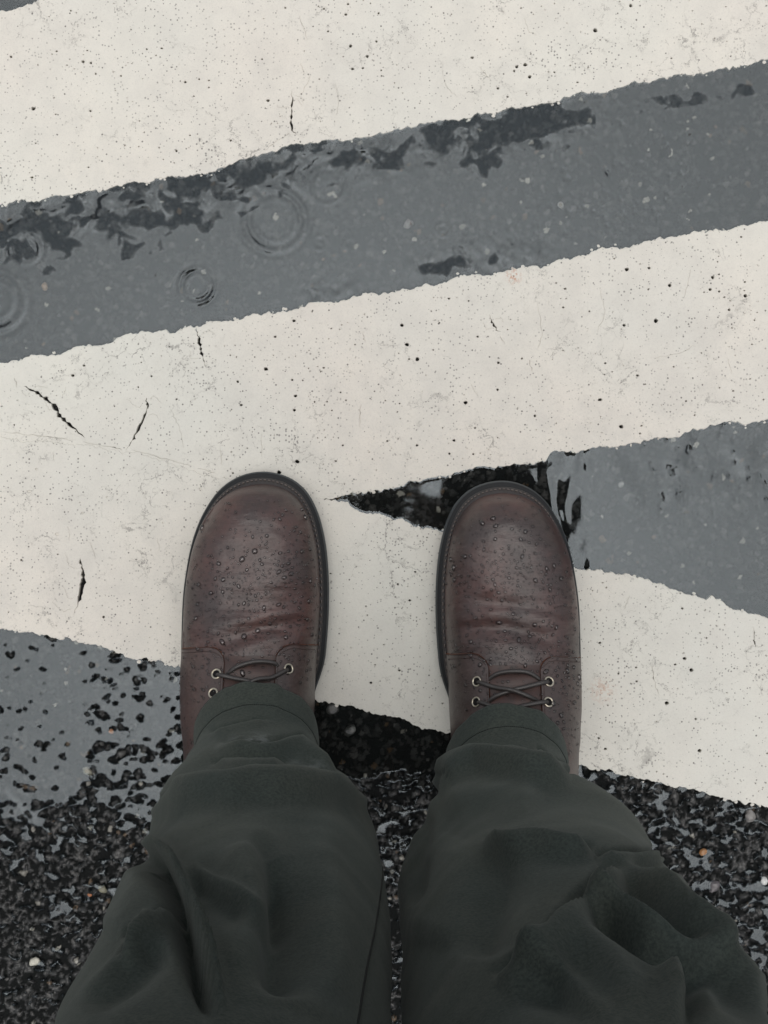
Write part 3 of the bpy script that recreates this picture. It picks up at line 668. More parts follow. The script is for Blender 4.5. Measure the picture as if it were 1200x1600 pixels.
# ---- boots
BOOT = {}
def make_boot(side, toe_y, label):
    """side -1: photo's left boot, +1: right boot. s runs from toe to heel."""
    cx0 = -0.0985 if side < 0 else 0.0958
    ang = 0.0
    KS = [0, .003, .010, .022, .040, .070, .100, .140, .180, .220, .250, .275, .290, .296]
    LW = 1.0 if side < 0 else 0.965
    def lat(s): return LW*np.sqrt(np.maximum(catmull(KS, np.array([0, .0165, .0288, .0392, .0478, .0538, .0556, .0556, .0542, .0485, .0430, .032, .0165, 0])**2, s), 0))
    def med(s): return np.sqrt(np.maximum(catmull(KS, np.array([0, .0162, .0275, .0362, .0428, .0478, .0490, .0470, .0452, .0435, .0400, .031, .0165, 0])**2, s), 0))
    def cen(s): return -side*catmull([0, .04, .1, .3], [.0045, .0025, 0, -.002], s)
    def top(s): return catmull([0, .004, .015, .035, .060, .090, .115, .140, .170, .195, .215, .285, .296], [.026, .040, .0535, .0625, .0660, .0675, .0715, .0800, .0950, .1150, .150, .150, .06], s)
    zb = 0.021
    def pt(s, th):
        c, sn = np.cos(th), np.sin(th)
        nn = catmull([0, .05, .15, .3], [2.1, 2.5, 2.35, 2.6], s)
        w = np.where(c > 0, lat(s), med(s))
        x = cx0 + cen(s) + side*np.sign(c)*w*np.abs(c)**(2/nn); z = zb + (top(s)-zb)*np.abs(sn)**(2/nn)
        return np.stack([x, toe_y - s, z], -1)
    # upper
    us = 0.296*(0.5-0.5*np.cos(np.linspace(0, PI, 150)))**1.0; us = np.unique(np.concatenate([us, np.linspace(0.02, 0.18, 150)]))
    ths = np.linspace(0, PI, 150); SS, TT = np.meshgrid(us, ths, indexing='ij')
    G = pt(SS, TT).reshape(-1, 3)
    sh = SS.shape
    def normals(G):
        g = G.reshape(*sh, 3); du = np.gradient(g, axis=0); dv = np.gradient(g, axis=1)
        n = np.cross(dv, du); l = np.linalg.norm(n, axis=-1, keepdims=True); n = n/np.maximum(l, 1e-12)
        n = np.where((n[..., 2:3] < 0) & (TT[..., None] > .3) & (TT[..., None] < PI-.3), -n, n)
        return n.reshape(-1, 3)
    Nn = normals(G)
    px, py = to_px(G)
    if side < 0:
        creases = [([(290, 1003), (330, 1006), (372, 996), (410, 982), (450, 976), (492, 974)], 13, -.0030), ([(300, 955), (350, 952), (420, 948), (488, 938)], 15, -.0010),
                   ([(300, 980), (360, 972), (430, 960), (490, 955)], 10, .0012), ([(370, 1015), (420, 1000), (480, 992)], 11, .0014), ([(330, 868), (400, 872), (460, 858)], 22, -.0010),
                   ([(310, 905), (380, 915), (480, 900)], 14, .0010), ([(345, 822), (400, 800), (455, 812)], 22, .0010)]
    else:
        creases = [([(700, 985), (740, 982), (790, 980), (830, 990), (870, 1004), (905, 1012)], 12, -.0027), ([(705, 962), (760, 960), (830, 962), (900, 982)], 12, .0012),
                   ([(740, 940), (800, 945), (880, 955)], 10, -.0010), ([(710, 1005), (770, 1006), (850, 1020)], 12, .0014), ([(730, 855), (790, 872), (850, 868)], 22, -.0010),
                   ([(735, 915), (800, 925), (880, 925)], 13, .0008), ([(745, 840), (785, 812), (830, 830)], 22, .0010)]
    disp = np.zeros(len(G))
    for ln, w, a in creases:
        d, s_, t = seg_dist(px, py, ln); disp += a*np.exp(-(d/w)**2)*np.clip(np.sin(PI*np.clip(t, 0, 1))*1.6+0.15, 0, 1)
    disp += 0.0006*N1(G[:, 0], G[:, 1], 0.018) + 0.00025*N2(G[:, 0], G[:, 1]*1.8, 0.007)
    fine = np.exp(-((py-985)/60)**2); disp += 0.00022*fine*N3(G[:, 0], G[:, 1]*4, 0.009)
    edge_f = np.clip(np.sin(TT.ravel())*3, 0, 1)*np.clip((SS.ravel())/0.02, 0, 1)
    G2 = G + Nn*(disp*edge_f)[:, None]
    boot = mesh_obj('boot', G2, grid_faces(len(us), len(ths)), M_LEATHER)
    boot['label'] = label; setp(boot, person)
    bvh = BVHTree.FromPolygons([tuple(v) for v in G2], [tuple(f) for f in grid_faces(len(us), len(ths))])
    def child(name, V, F, m, smooth=True, midx=None, stuff=False):
        o = mesh_obj(name, V, F, m, smooth=smooth, midx=midx); o.parent = boot
        if stuff: o['kind'] = 'stuff'
        return o
    # sole, midsole and welt: stacked slabs following an outline
    def outline(gl, gm, gt, n=150, waist=0.0):
        o = []; base_ = []
        for k in range(n):
            a = 2*PI*k/n; sgn = 1 if math.sin(a) >= 0 else -1
            s_ = (0.5-0.5*math.cos(a))*0.296; w = float((lat if sgn > 0 else med)(np.array(s_)))
            base_.append((cx0 + float(cen(np.array(s_))) + side*sgn*w, toe_y - s_, s_, sgn))
        for k in range(n):
            x, y, s_, sgn = base_[k]; a_, b_ = base_[(k-2) % n], base_[(k+2) % n]
            t = Vector((b_[0]-a_[0], b_[1]-a_[1])).normalized(); nn_ = Vector((-t.y, t.x))
            if nn_.dot(Vector((x-cx0, y-(toe_y-.148)))) < 0: nn_ = -nn_
            g = gl if sgn > 0 else gm
            if waist and 0.13 < s_ < 0.225: g -= waist*math.sin(PI*(s_-.13)/.095)**2*(1.5 if sgn < 0 else 0.7)
            ft = max(0, nn_.y)**2; g = g*(1-ft)+gt*ft
            o.append((x+nn_.x*g, y+nn_.y*g))
        return o
    def slab(name, ol, z0, z1, m, bev=0.001):
        n = len(ol); c = Vector((sum(p[0] for p in ol)/n, sum(p[1] for p in ol)/n))
        V = []; rings = [(z0, -bev), (z0+bev, 0), (z1-bev, 0), (z1, -bev)]
        for z, dd in rings:
            for (x, y) in ol:
                v = Vector((x-c.x, y-c.y)); l = v.length; v = v*(1+dd/l); V.append((c.x+v.x, c.y+v.y, z))
        F = [tuple(range(n))[::-1]]
        for r in range(3):
            for k in range(n): F.append((r*n+k, r*n+(k+1) % n, (r+1)*n+(k+1) % n, (r+1)*n+k))
        F.append(tuple(range(3*n, 4*n)))
        if side > 0: F = [f[::-1] for f in F]
        return child(name, V, F, m, smooth=True)
    slab('outsole', outline(.0022, .0066, .0098, waist=.006), 0.0036, 0.0150, M_SOLE, 0.0012)
    slab('midsole', outline(.0012, .0056, .0086, waist=.006), 0.0152, 0.0205, M_MID, 0.0008)
    wo_ = outline(-.0004, .0026, .0048, waist=.005)
    slab('welt', wo_, 0.0207, 0.0240, M_WELT, 0.0010)
    st = outline(-.0014, .0012, .0032, n=330, waist=.004); parts = []
    for k in range(0, 330):
        a = Vector((*st[k], .0242)); b = Vector((*st[(k+1) % 330], .0242))
        if (b-a).length < 0.0008 or a.y < toe_y-0.17: continue
        if k % 2 == 0: parts.append(tube_data([a, (a+b)/2+Vector((0, 0, .0005)), b], 0.00045, 6))
    child('welt_stitches', *join_data(parts), M_STITCH, stuff=True)
    # rolled rim where upper meets welt
    # lacing flaps
    flap_bvh = []
    for sg in (1, -1):           # 1 = outer side, -1 = inner side of the foot
        xi = 0.0185; s_f = 0.1215 if sg > 0 else 0.1190; Rr = 0.013
        na, nb = 46, 60; V = np.zeros((na, nb, 3)); 
        arc = np.linspace(0, 1, na)**1.25
        for ia, a in enumerate(arc):
            # a: from inner edge down the side
            s0 = s_f
            w_ref = float((lat if sg > 0 else med)(np.array(0.14)))
            x_a = xi + (w_ref-xi)*(1-(1-a)**1.5)*0.999
            t = (x_a-xi)
            if t < Rr: s0 = s_f + Rr*0.95*(1-math.sqrt(max(0, 1-((Rr-t)/Rr)**2)))
            s0 += 0.0045*a
            sb = np.linspace(s0, 0.215, nb)
            w = (lat if sg > 0 else med)(sb)
            nn = catmull([0, .05, .15, .3], [2.1, 2.5, 2.35, 2.6], sb)
            # opening widens a little upward
            xx = np.minimum(x_a*w/w_ref if a > 0.02 else np.full(nb, x_a), w*0.9995); c = (xx/w)**(nn/2)
            if a > 0.86: c = c + (1-c)*((a-.86)/.14)
            th = np.arccos(np.clip(c, 0, 1)); th = th if sg > 0 else PI-th
            V[ia] = pt(sb, th)
        du = np.gradient(V, axis=0); dv = np.gradient(V, axis=1); nr = np.cross(du, dv); nr /= np.maximum(np.linalg.norm(nr, axis=-1, keepdims=True), 1e-9)
        nr = np.where(nr[..., 2:3] < 0, -nr, nr)
        # near the sides the normal points sideways
        sidev = np.array([side*sg, 0, 0.0]); flip = (nr @ sidev) < -0.3; nr[flip] *= -1
        ii = np.linspace(0, 1, na)[:, None]; jj = np.linspace(0, 1, nb)[None, :]
        wav = 0.0004*N2(V[..., 0], V[..., 1], 0.012)
        lift = 0.0026*(1-0.75*ii**2) + wav
        Vt = V + nr*lift[..., None]; Vb = V + nr*-0.0004; d0 = V[0]-V[2]; d0 /= np.linalg.norm(d0, axis=-1, keepdims=True); d1 = V[:, 0]-V[:, 2]; d1 /= np.linalg.norm(d1, axis=-1, keepdims=True); Vb[0] += d0*0.0011; Vb[:, 0] += d1*0.0009
        # rounded lip
        n0 = na*nb; A = Vt.reshape(-1, 3); B = Vb.reshape(-1, 3)
        per = [0*nb+j for j in range(nb)] + [i*nb+nb-1 for i in range(1, na)] + [(na-1)*nb+j for j in range(nb-2, -1, -1)] + [i*nb for i in range(na-2, 0, -1)]
        F = [tuple(f) for f in grid_faces(na, nb)]; MI = [0]*len(F)
        for k in range(len(per)):
            a_, b_ = per[k], per[(k+1) % len(per)]; F.append((a_, b_, b_+n0, a_+n0)); MI.append(1)
        fl = child('lacing_flap', np.concatenate([A, B]), F, [M_FLAP, M_EDGE], midx=MI)
        # seam rows on the flap
        flap_bvh.append(BVHTree.FromPolygons([tuple(v) for v in A], [tuple(f) for f in grid_faces(na, nb)]))
        rowv = []
        for (rr_, jj0, m_) in ((3, 2, 'e'),):
            pth = [Vector(Vt[rr_, j]) + Vector(nr[rr_, j])*0.0002 for j in range(6, nb, 1)]
            for k in range(0, len(pth)-1): rowv.append(tube_data([pth[k], pth[k].lerp(pth[k+1], .6)], 0.00028, 5))
            pth = [Vector(Vt[i, 2]) + Vector(nr[i, 2])*0.0002 for i in range(3, na-6)]
            for k in range(0, len(pth)-1): rowv.append(tube_data([pth[k], pth[k].lerp(pth[k+1], .6)], 0.00028, 5))
        child('flap_stitches', *join_data(rowv), M_THREAD if False else M_TONGUE, stuff=True)
    def cast(px, py, lst):
        o = Vector((0, 0, CH)); d = (P(px, py, 0)-o).normalized(); best = None
        for t in lst:
            h = t.ray_cast(o, d)
            if h[0] is not None and (best is None or h[3] < best[2]): best = (h[0], h[1] if h[1].z > 0 else -h[1], h[3])
        return best
    # tongue: raised strip between the flaps
    sb = np.linspace(0.128, 0.215, 40); xs_ = np.linspace(-0.024, 0.024, 24); T = np.zeros((40, 24, 3))
    for i, s in enumerate(sb):
        for j, x in enumerate(xs_):
            w = float((lat if x > 0 else med)(np.array(s))); th = math.acos(min(1, abs(x)/w)**1.17); th = th if x > 0 else PI-th
            q = pt(np.array(s), np.array(th)); T[i, j] = q; T[i, j, 2] += 0.0013 + 0.0007*math.sin(s*420+x*60)*math.exp(-((x)/.02)**2)
    child('tongue', T.reshape(-1, 3), grid_faces(40, 24), M_TONGUE)
    tb = BVHTree.FromPolygons([tuple(v) for v in T.reshape(-1, 3)], [tuple(f) for f in grid_faces(40, 24)])
    allb = [bvh, tb] + flap_bvh
    eye = {-1: [(338, 1053), (451, 1045), (333, 1083), (452, 1094)], 1: [(745, 1065), (858, 1065), (744, 1097), (857, 1097)]}[side]
    pos = []
    for (ex, ey) in eye:
        h = cast(ex, ey, allb)
        p, n = h[0], h[1]; pos.append((p, n))
        q = n.to_track_quat('Z', 'Y').to_matrix()
        parts = []; V = []; F = []; RA, rb, A_, B_ = 0.0034, 0.00070, 26, 8
        for a in range(A_):
            for b in range(B_):
                u, v = 2*PI*a/A_, 2*PI*b/B_
                V.append(p + q @ Vector(((RA+rb*math.cos(v))*math.cos(u), (RA+rb*math.cos(v))*math.sin(u), rb*math.sin(v)*0.7+0.0003)))
                F.append((a*B_+b, ((a+1) % A_)*B_+b, ((a+1) % A_)*B_+(b+1) % B_, a*B_+(b+1) % B_))
        child('eyelet', V, F, M_METAL)
        V = [p + q @ Vector((RA*math.cos(2*PI*a/16), RA*math.sin(2*PI*a/16), 0.00025)) for a in range(16)]
        child('eyelet_hole', V, [tuple(range(16))], M_DARK, smooth=False)
    # laces: (from, to, lift, end-depth)
    def lace(pxs, lifts, r=0.0017):
        pts = []
        for (x, y), l in zip(pxs, lifts):
            h = cast(x, y, allb); pts.append(h[0] + h[1]*l)
        pth = smoothline(pts, 8)
        child('lace', *tube_data(pth, r, 8), M_LACE)
    if side < 0:
        lace([(352, 1054), (372, 1043), (400, 1037), (425, 1037), (438, 1042)], [-.0022, .0018, .0034, .0024, -.0024])
        lace([(337, 1053), (347, 1056), (368, 1062), (392, 1068), (420, 1078), (440, 1090)], [-.002, .0016, .0030, .0036, .0025, -.001])
        lace([(452, 1045), (442, 1050), (422, 1060), (400, 1066), (375, 1078), (352, 1092)], [-.002, .0016, .0030, .0056, .002, -.001])
    else:
        lace([(760, 1062), (778, 1054), (800, 1052), (825, 1053), (848, 1062)], [-.0022, .0018, .0032, .0022, -.0024])
        lace([(744, 1065), (754, 1068), (775, 1075), (800, 1083), (825, 1090), (845, 1096)], [-.002, .0016, .0030, .0054, .0024, -.0026])
        lace([(859, 1065), (849, 1067), (825, 1073), (800, 1081), (775, 1090), (755, 1100)], [-.002, .0016, .0030, .0030, .002, -.0026])
        lace([(858, 1097), (848, 1098), (820, 1103), (800, 1108), (770, 1116)], [-.002, .0016, .0030, .0040, .002])
        lace([(744, 1097), (754, 1099), (775, 1106), (800, 1114)], [-.002, .0016, .0030, .0030])
    # rain drops on the leather
    Rd = random.Random(70+side); parts = []; done = []
    cxp = 393 if side < 0 else 800
    n = 0
    dens = [(cxp, 905, 70, 26, 150), (cxp+25, 960, 80, 50, 120), (cxp, 850, 75, 60, 70), (cxp, 1010, 85, 35, 130), (cxp, 940, 100, 110, 290), (cxp-85, 1090, 22, 60, 60)]
    if side > 0: dens = [(cxp, 905, 80, 30, 190), (cxp-15, 1020, 60, 22, 170), (cxp, 850, 75, 60, 90), (cxp, 950, 95, 100, 290), (cxp+90, 1090, 16, 70, 70)]
    for (mx, my, sx_, sy_, cnt) in dens:
        for _ in range(int(cnt*2.1)):
            x, y = Rd.gauss(mx, sx_), Rd.gauss(my, sy_)
            if y < 775 or y > 1180: continue
            h = cast(x, y, allb)
            if h is None: continue
            p, nrm = h[0], h[1]
            if nrm.z < 0.12: continue
            r = min(0.0023, 0.00055 + Rd.expovariate(1/0.00042))
            if any((p-q).length < (r+rq)*1.15 for q, rq in done): continue
            done.append((p, r)); q = nrm.to_track_quat('Z', 'Y').to_matrix(); e = Rd.uniform(0.75, 1.25); a0 = Rd.uniform(0, 3)
            V = []; F = []; K = 10; rings = [(1.0, -0.15), (1.0, 0.22), (0.82, 0.58), (0.45, 0.76)]
            for (rr_, hh) in rings:
                for k in range(K):
                    a = 2*PI*k/K; V.append(p + q @ Vector((r*rr_*math.cos(a+a0)*e, r*rr_*math.sin(a+a0)/e, r*hh)))
            V.append(p + q @ Vector((0, 0, r*0.82)))
            for g in range(3):
                for k in range(K): F.append((g*K+k, g*K+(k+1) % K, (g+1)*K+(k+1) % K, (g+1)*K+k))
            for k in range(K): F.append((3*K+k, 3*K+(k+1) % K, 4*K))
            parts.append((V, F))
    child('water_drops', *join_data(parts), M_DROP, stuff=True)
    return boot
def drop_material():
    m, nt, b, out = mat('rain drops on leather'); nt.nodes.remove(b)
    g = node(nt, 'ShaderNodeBsdfGlossy', Roughness=0.03)
    r = node(nt, 'ShaderNodeBsdfRefraction', Roughness=0.0, IOR=1.33)
    t = nt.nodes.new('ShaderNodeBsdfTransparent'); t.inputs['Color'].default_value = (0.82, 0.80, 0.80, 1)
    f = node(nt, 'ShaderNodeFresnel', IOR=1.75); mx = nt.nodes.new('ShaderNodeMixShader')
    nt.links.new(f.outputs[0], mx.inputs[0]); nt.links.new(t.outputs[0], mx.inputs[1]); nt.links.new(g.outputs[0], mx.inputs[2])
    nt.nodes.remove(r); nt.links.new(mx.outputs[0], out.inputs[0]); return m
M_DROP = drop_material()
make_boot(-1, 0.0215, 'wet brown boot of the left foot, its crossed laces half covered by the trouser hem')
make_boot(1, 0.0145, 'wet brown boot of the right foot, four eyelets and crossed laces showing')

# ---- trousers: one mesh, two legs and hips, folds pushed into it
LEG = {-1: [(.100, 397, 1160, 99, .0445), (.125, 399, 1200, 102, .0435), (.150, 400, 1232, 126, .0457), (.180, 402, 1262, 148, .049), (.220, 404, 1300, 168, .055), (.250, 408, 1340, 182, .062), (.300, 410, 1372, 188, .066), (.350, 406, 1405, 198, .070), (.450, 398, 1460, 212, .072), (.550, 376, 1550, 236, .074), (.650, 347, 1670, 266, .076), (.750, 312, 1822, 302, .078), (.850, 240, 2060, 400, .085), (.92, 100, 2400, 520, .09)],
       1: [(.105, 795, 1196, 98, .0445), (.130, 796, 1236, 100, .0437), (.155, 797, 1262, 106, .0447), (.190, 800, 1300, 118, .053), (.220, 806, 1330, 142, .060), (.250, 814, 1348, 176, .062), (.300, 830, 1385, 204, .066), (.350, 842, 1425, 216, .069), (.450, 860, 1495, 231, .072), (.550, 885, 1585, 258, .074), (.650, 922, 1702, 297, .076), (.750, 965, 1852, 345, .078), (.850, 1030, 2080, 410, .085), (.92, 1160, 2430, 520, .09)]}
FOLDS = {-1: [([(232, 1262), (300, 1240), (400, 1226), (480, 1232), (575, 1240)], 7, -.0080, 14, .0085), ([(325, 1140), (370, 1134), (420, 1124)], 4, -.0024, 8, .0018), ([(330, 1192), (390, 1198), (450, 1190)], 5, -.0042, 9, .0038), ([(340, 1160), (400, 1170), (470, 1152), (540, 1215)], 6, -.0034, 10, .0036),
              ([(212, 1316), (250, 1328), (280, 1366), (300, 1420), (322, 1500), (360, 1610)], 9, .0100, 18, -.0090), ([(185, 1500), (230, 1445), (278, 1385)], 5, -.0040, 11, .003), ([(195, 1470), (240, 1432)], 4, -.0025, 8, .002), ([(300, 1350), (350, 1390), (400, 1428)], 8, .0024, 30, -.0030),
              ([(430, 1330), (450, 1420), (430, 1560)], 40, -.0060, 60, .002), ([(232, 1350), (205, 1410), (180, 1470)], 22, .0020, 30, 0), ([(395, 1300), (430, 1360), (450, 1440)], 20, -.0035, 34, .003), ([(120, 1560), (170, 1520), (240, 1450)], 12, .0026, 26, -.0030), ([(560, 1170), (556, 1205)], 3, -.0016, 5, .0006), ([(500, 1260), (520, 1400), (520, 1560)], 26, .0022, 50, -.002)],
         1: [([(676, 1226), (700, 1208), (750, 1192), (820, 1204), (895, 1210)], 6, -.0080, 13, .0085), ([(720, 1176), (780, 1172), (840, 1178)], 5, -.0038, 9, .0036), ([(835, 1166), (860, 1186), (892, 1196)], 4, -.0020, 8, .002), ([(760, 1306), (800, 1320), (870, 1326), (930, 1326)], 6, -.0070, 12, .0055),
             ([(930, 1337), (985, 1334), (1036, 1328)], 6, -.0050, 12, .003), ([(968, 1348), (1010, 1396), (1060, 1448), (1130, 1505), (1200, 1590)], 8, .0072, 24, -.0040), ([(908, 1412), (960, 1436), (1040, 1472), (1125, 1502)], 8, .0095, 22, -.0070),
             ([(770, 1530), (850, 1482), (905, 1415), (968, 1347)], 10, -.0055, 24, .0060), ([(1010, 1365), (1070, 1430), (1130, 1500)], 24, .0048, 30, 0), ([(900, 1465), (950, 1500), (1010, 1580)], 26, .0030, 30, 0), ([(690, 1260), (760, 1240), (850, 1250)], 24, .0024, 30, 0), ([(790, 1330), (760, 1420), (740, 1500)], 34, -.0050, 60, .002), ([(1070, 1500), (1085, 1550), (1075, 1610)], 18, -.0050, 26, .004), ([(660, 1250), (650, 1330), (648, 1420)], 18, -.0030, 30, .001), ([(800, 1500), (880, 1530), (960, 1600)], 14, .003, 30, -.003)]}
TV, TF = [], []; base = 0; HEMS = {}; tri_bvh = {}
for sd_ in (-1, 1):
    T_ = LEG[sd_]; zs = [t[0] for t in T_]
    zz = np.concatenate([np.linspace(zs[0], 0.30, 130), np.linspace(0.302, 0.80, 240)[0:], np.linspace(0.805, 0.92, 12)])
    cxp = catmull(zs, [t[1] for t in T_], zz); cyp = catmull(zs, [t[2] for t in T_], zz); rxp = catmull(zs, [t[3] for t in T_], zz); ry = catmull(zs, [t[4] for t in T_], zz)
    k = (CH-zz)/FPX; cx = (cxp-600)*k; cy = (800-cyp)*k; rx = rxp*k
    nv = 240; an = np.linspace(0, 2*PI, nv, endpoint=False)
    X = cx[:, None] + rx[:, None]*np.sign(np.cos(an))*np.abs(np.cos(an))**0.93; Y = cy[:, None] + ry[:, None]*np.sin(an)[None, :]
    Z = np.repeat(zz[:, None], nv, 1)
    # hem sits higher over the instep than at the heel
    hemk = np.clip((0.30-Z)/0.20, 0, 1); Z = Z - hemk*0.022*(1-np.sin(an))[None, :]
    G = np.stack([X, Y, Z], -1)
    Nr = np.stack([np.cos(an)[None, :]/rx[:, None], np.sin(an)[None, :]/ry[:, None], np.zeros_like(X)], -1); Nr /= np.linalg.norm(Nr, axis=-1, keepdims=True)
    Nr[..., 2] = 0.35; Nr /= np.linalg.norm(Nr, axis=-1, keepdims=True)
    g = G.reshape(-1, 3); n = Nr.reshape(-1, 3); px, py = to_px(g)
    front = np.clip((n[:, 1]+0.25)*2.5, 0, 1)*np.clip((0.82-g[:, 2])/0.06, 0, 1)
    disp = np.zeros(len(g))
    for (ln, w1, a1, w2, a2) in FOLDS[sd_]:
        d, s_, t = seg_dist(px + 3*N1(px, py, 40), py + 3*N2(px, py, 40), ln); tp = np.clip(np.sin(PI*np.clip(t, 0, 1))*1.8, 0, 1)
        tp = np.where((t <= 0) | (t >= 1), 0.0 if False else tp, tp)
        disp += 2.4*tp*(a1*(np.exp(-(d/w1)**2) if (w1 > 7.5 or a1 < 0) else np.exp(-np.sqrt((d/w1)**2+0.04)*1.35)*1.2) + a2*np.exp(-((d*s_ + w1*1.7)/w2)**2))
    disp *= front
    hem_ = np.clip((Z.ravel()-0.10)/0.05, 0, 1)
    disp += (0.0022*N1(g[:, 0], g[:, 2], 0.07) + 0.0007*N2(g[:, 0]*1.5+g[:, 1], g[:, 2]*1.2+g[:, 0], 0.033))*np.clip(hem_, 0.25, 1)
    disp += 0.0004*N3(px, py, 50)*front
    arc = (zz-zz[0])[:, None] + 0*X                         # hem fold and its stitched groove
    disp -= 0.0005*np.exp(-((arc.ravel()-0.0215)/0.0010)**2)
    disp += (0.0012*N3(px, 0*px, 24)+0.0008*N4(px, 0*px, 11))*np.exp(-arc.ravel()/0.02)*front
    G = (g + n*disp[:, None]).reshape(G.shape)
    # turn the hem in
    inn = G[0].copy(); c0 = inn.mean(0); inn1 = c0 + (inn-c0)*0.965; inn1[:, 2] = inn[:, 2]+0.001; gk = G[14]; ck = gk.mean(0); inn2 = ck+(gk-ck)*0.955
    full = np.concatenate([inn2[None], inn1[None], G], 0)
    TV.append(full.reshape(-1, 3)); TF.append(grid_faces(full.shape[0], nv, True)[:, ::-1] + base); base += full.shape[0]*nv
    HEMS[sd_] = G
    tri_bvh[sd_] = BVHTree.FromPolygons([tuple(v) for v in G.reshape(-1, 3)], [tuple(f) for f in grid_faces(G.shape[0], nv, True)])
# hips closing both legs
hz = np.linspace(0.86, 1.02, 12); nv = 96; an = np.linspace(0, 2*PI, nv, endpoint=False)
hr = catmull([.86, .90, .96, 1.02], [.13, .175, .175, .165], hz); hy = catmull([.86, .90, .96, 1.02], [.09, .115, .115, .11], hz)
Hg = np.stack([hr[:, None]*np.cos(an), -0.315 + hy[:, None]*np.sin(an), np.repeat(hz[:, None], nv, 1)], -1)
TV.append(Hg.reshape(-1, 3)); TF.append(grid_faces(12, nv, True) + base)
trousers = setp(mesh_obj('trousers', np.concatenate(TV), np.concatenate(TF), M_CLOTH), person)
def tchild(name, V, F, m, stuff=False):
    o = mesh_obj(name, V, F, m); o.parent = trousers
    if stuff: o['kind'] = 'stuff'
    return o
for sd_ in (-1, 1):                                          # stitches round the hem
    G = HEMS[sd_]; zrow = int(round(0.0215/((0.30-LEG[sd_][0][0])/129))); parts = []
    for j in range(0, 240):
        a = Vector(G[zrow, j]); b = Vector(G[zrow, (j+1) % 240]); n_ = Vector((math.cos(2*PI*j/240), math.sin(2*PI*j/240), 0.4))*0.0002
        parts.append(tube_data([a+n_, a.lerp(b, 0.62)+n_], 0.00035, 5))
    tchild('hem_stitches', *join_data(parts), M_THREAD, True)
def on_leg(sd_, pts, lift=0.0002):
    out_ = []
    for q in smoothline([(*p, 0) for p in pts], 14):
        o = Vector((0, 0, CH)); h = tri_bvh[sd_].ray_cast(o, (P(q.x, q.y, 0)-o).normalized())
        if h[0] is not None: out_.append(h[0] + Vector((0, 0.7, 0.7))*lift)
    return out_
for sd_, ln in ((-1, [(555, 1168), (558, 1190), (556, 1210)]), (-1, [(598, 1300), (597, 1370), (588, 1440), (572, 1520), (556, 1620)])):
    pth = on_leg(sd_, ln)
    # break where the ray jumps
    if len(pth) > 3: tchild('seam', *tube_data(pth, 0.0006, 6), M_THREAD)

# ---- upper body, mostly seen only as the dark shape mirrored in the puddles
def skin_obj(name, pts, edges, radii, material, parent, sub=2, root=0):
    me = bpy.data.meshes.new(name); me.from_pydata(pts, edges, []); me.update(); me.materials.append(material)
    o = bpy.data.objects.new(name, me); COL.objects.link(o)
    md = o.modifiers.new('skin', 'SKIN'); md.use_smooth_shade = True
    for i, r in enumerate(radii):
        r = r if isinstance(r, tuple) else (r, r); me.skin_vertices[0].data[i].radius = r
    me.skin_vertices[0].data[root].use_root = True
    sb_ = o.modifiers.new('sub', 'SUBSURF'); sb_.levels = sub; sb_.render_levels = sub
    setp(o, parent); return o
J = [(0, -.305, .92), (0, -.275, 1.05), (0, -.24, 1.18), (0, -.205, 1.31), (0, -.18, 1.42), (0, -.165, 1.49)]
jr = [(.19, .13), (.19, .135), (.20, .14), (.20, .14), (.14, .105), (.07, .07)]
je = [(0, 1), (1, 2), (2, 3), (3, 4), (4, 5)]
for s in (-1, 1):
    b0 = len(J)
    J += [(s*.17, -.20, 1.385), (s*.215, -.11, 1.30), (s*.236, .015, 1.215), (s*.175, .035, 1.30), (s*.102, .026, 1.395)]
    jr += [.070, .064, .058, .050, .047]; je += [(3, b0)] + [(b0+i, b0+i+1) for i in range(4)]
jacket = skin_obj('jacket', J, je, jr, M_JACKET, person)
# body: head, neck, hands and hidden limbs as one skinned figure
B = [(0, -.31, .95), (0, -.26, 1.15), (0, -.21, 1.33), (0, -.18, 1.46), (0, -.165, 1.53), (0, -.150, 1.60), (0, -.125, 1.665)]
br = [(.12, .08), (.11, .08), (.13, .09), .05, (.060, .066), (.076, .088), (.062, .072)]; be = [(i, i+1) for i in range(6)]
for s in (-1, 1):
    b0 = len(B)
    B += [(s*.16, -.20, 1.37), (s*.215, -.11, 1.30), (s*.233, .015, 1.215), (s*.17, .034, 1.305), (s*.088, -.006, 1.405), (s*.062, .004, 1.430)]
    br += [.045, .04, .035, .03, (.026, .030), (.024, .048)]; be += [(2, b0)] + [(b0+i, b0+i+1) for i in range(5)]
    palm = b0+5
    for f, (dy, ln) in enumerate(((.030, .9), (.011, 1.0), (-.009, .95), (-.028, .78))):      # fingers curl behind the phone
        k = len(B); B += [(s*.052, dy, 1.452), (s*.046, dy, 1.466), (s*(.046-.022*ln), dy, 1.470), (s*(.046-.040*ln), dy, 1.468)]
        br += [.009, .008, .0075, .0065]; be += [(palm, k), (k, k+1), (k+1, k+2), (k+2, k+3)]
    k = len(B); B += [(s*.060, -.034, 1.440), (s*.050, -.048, 1.448), (s*.036, -.052, 1.4685)]; br += [.011, .009, .008]; be += [(palm, k), (k, k+1), (k+1, k+2)]
    k = len(B); B += [(s*.085, -.29, .88), (s*.088, -.26, .70), (s*.09, -.235, .48), (s*.093, -.215, .25), (s*.0985, -.205, .10), (s*.0985, -.13, .040), (s*.0985, -.04, .036)]
    br += [.07, .055, .045, .038, .030, .020, .014]; be += [(0, k)] + [(k+i, k+i+1) for i in range(6)]
body = skin_obj('body', B, be, br, M_SKIN, person)
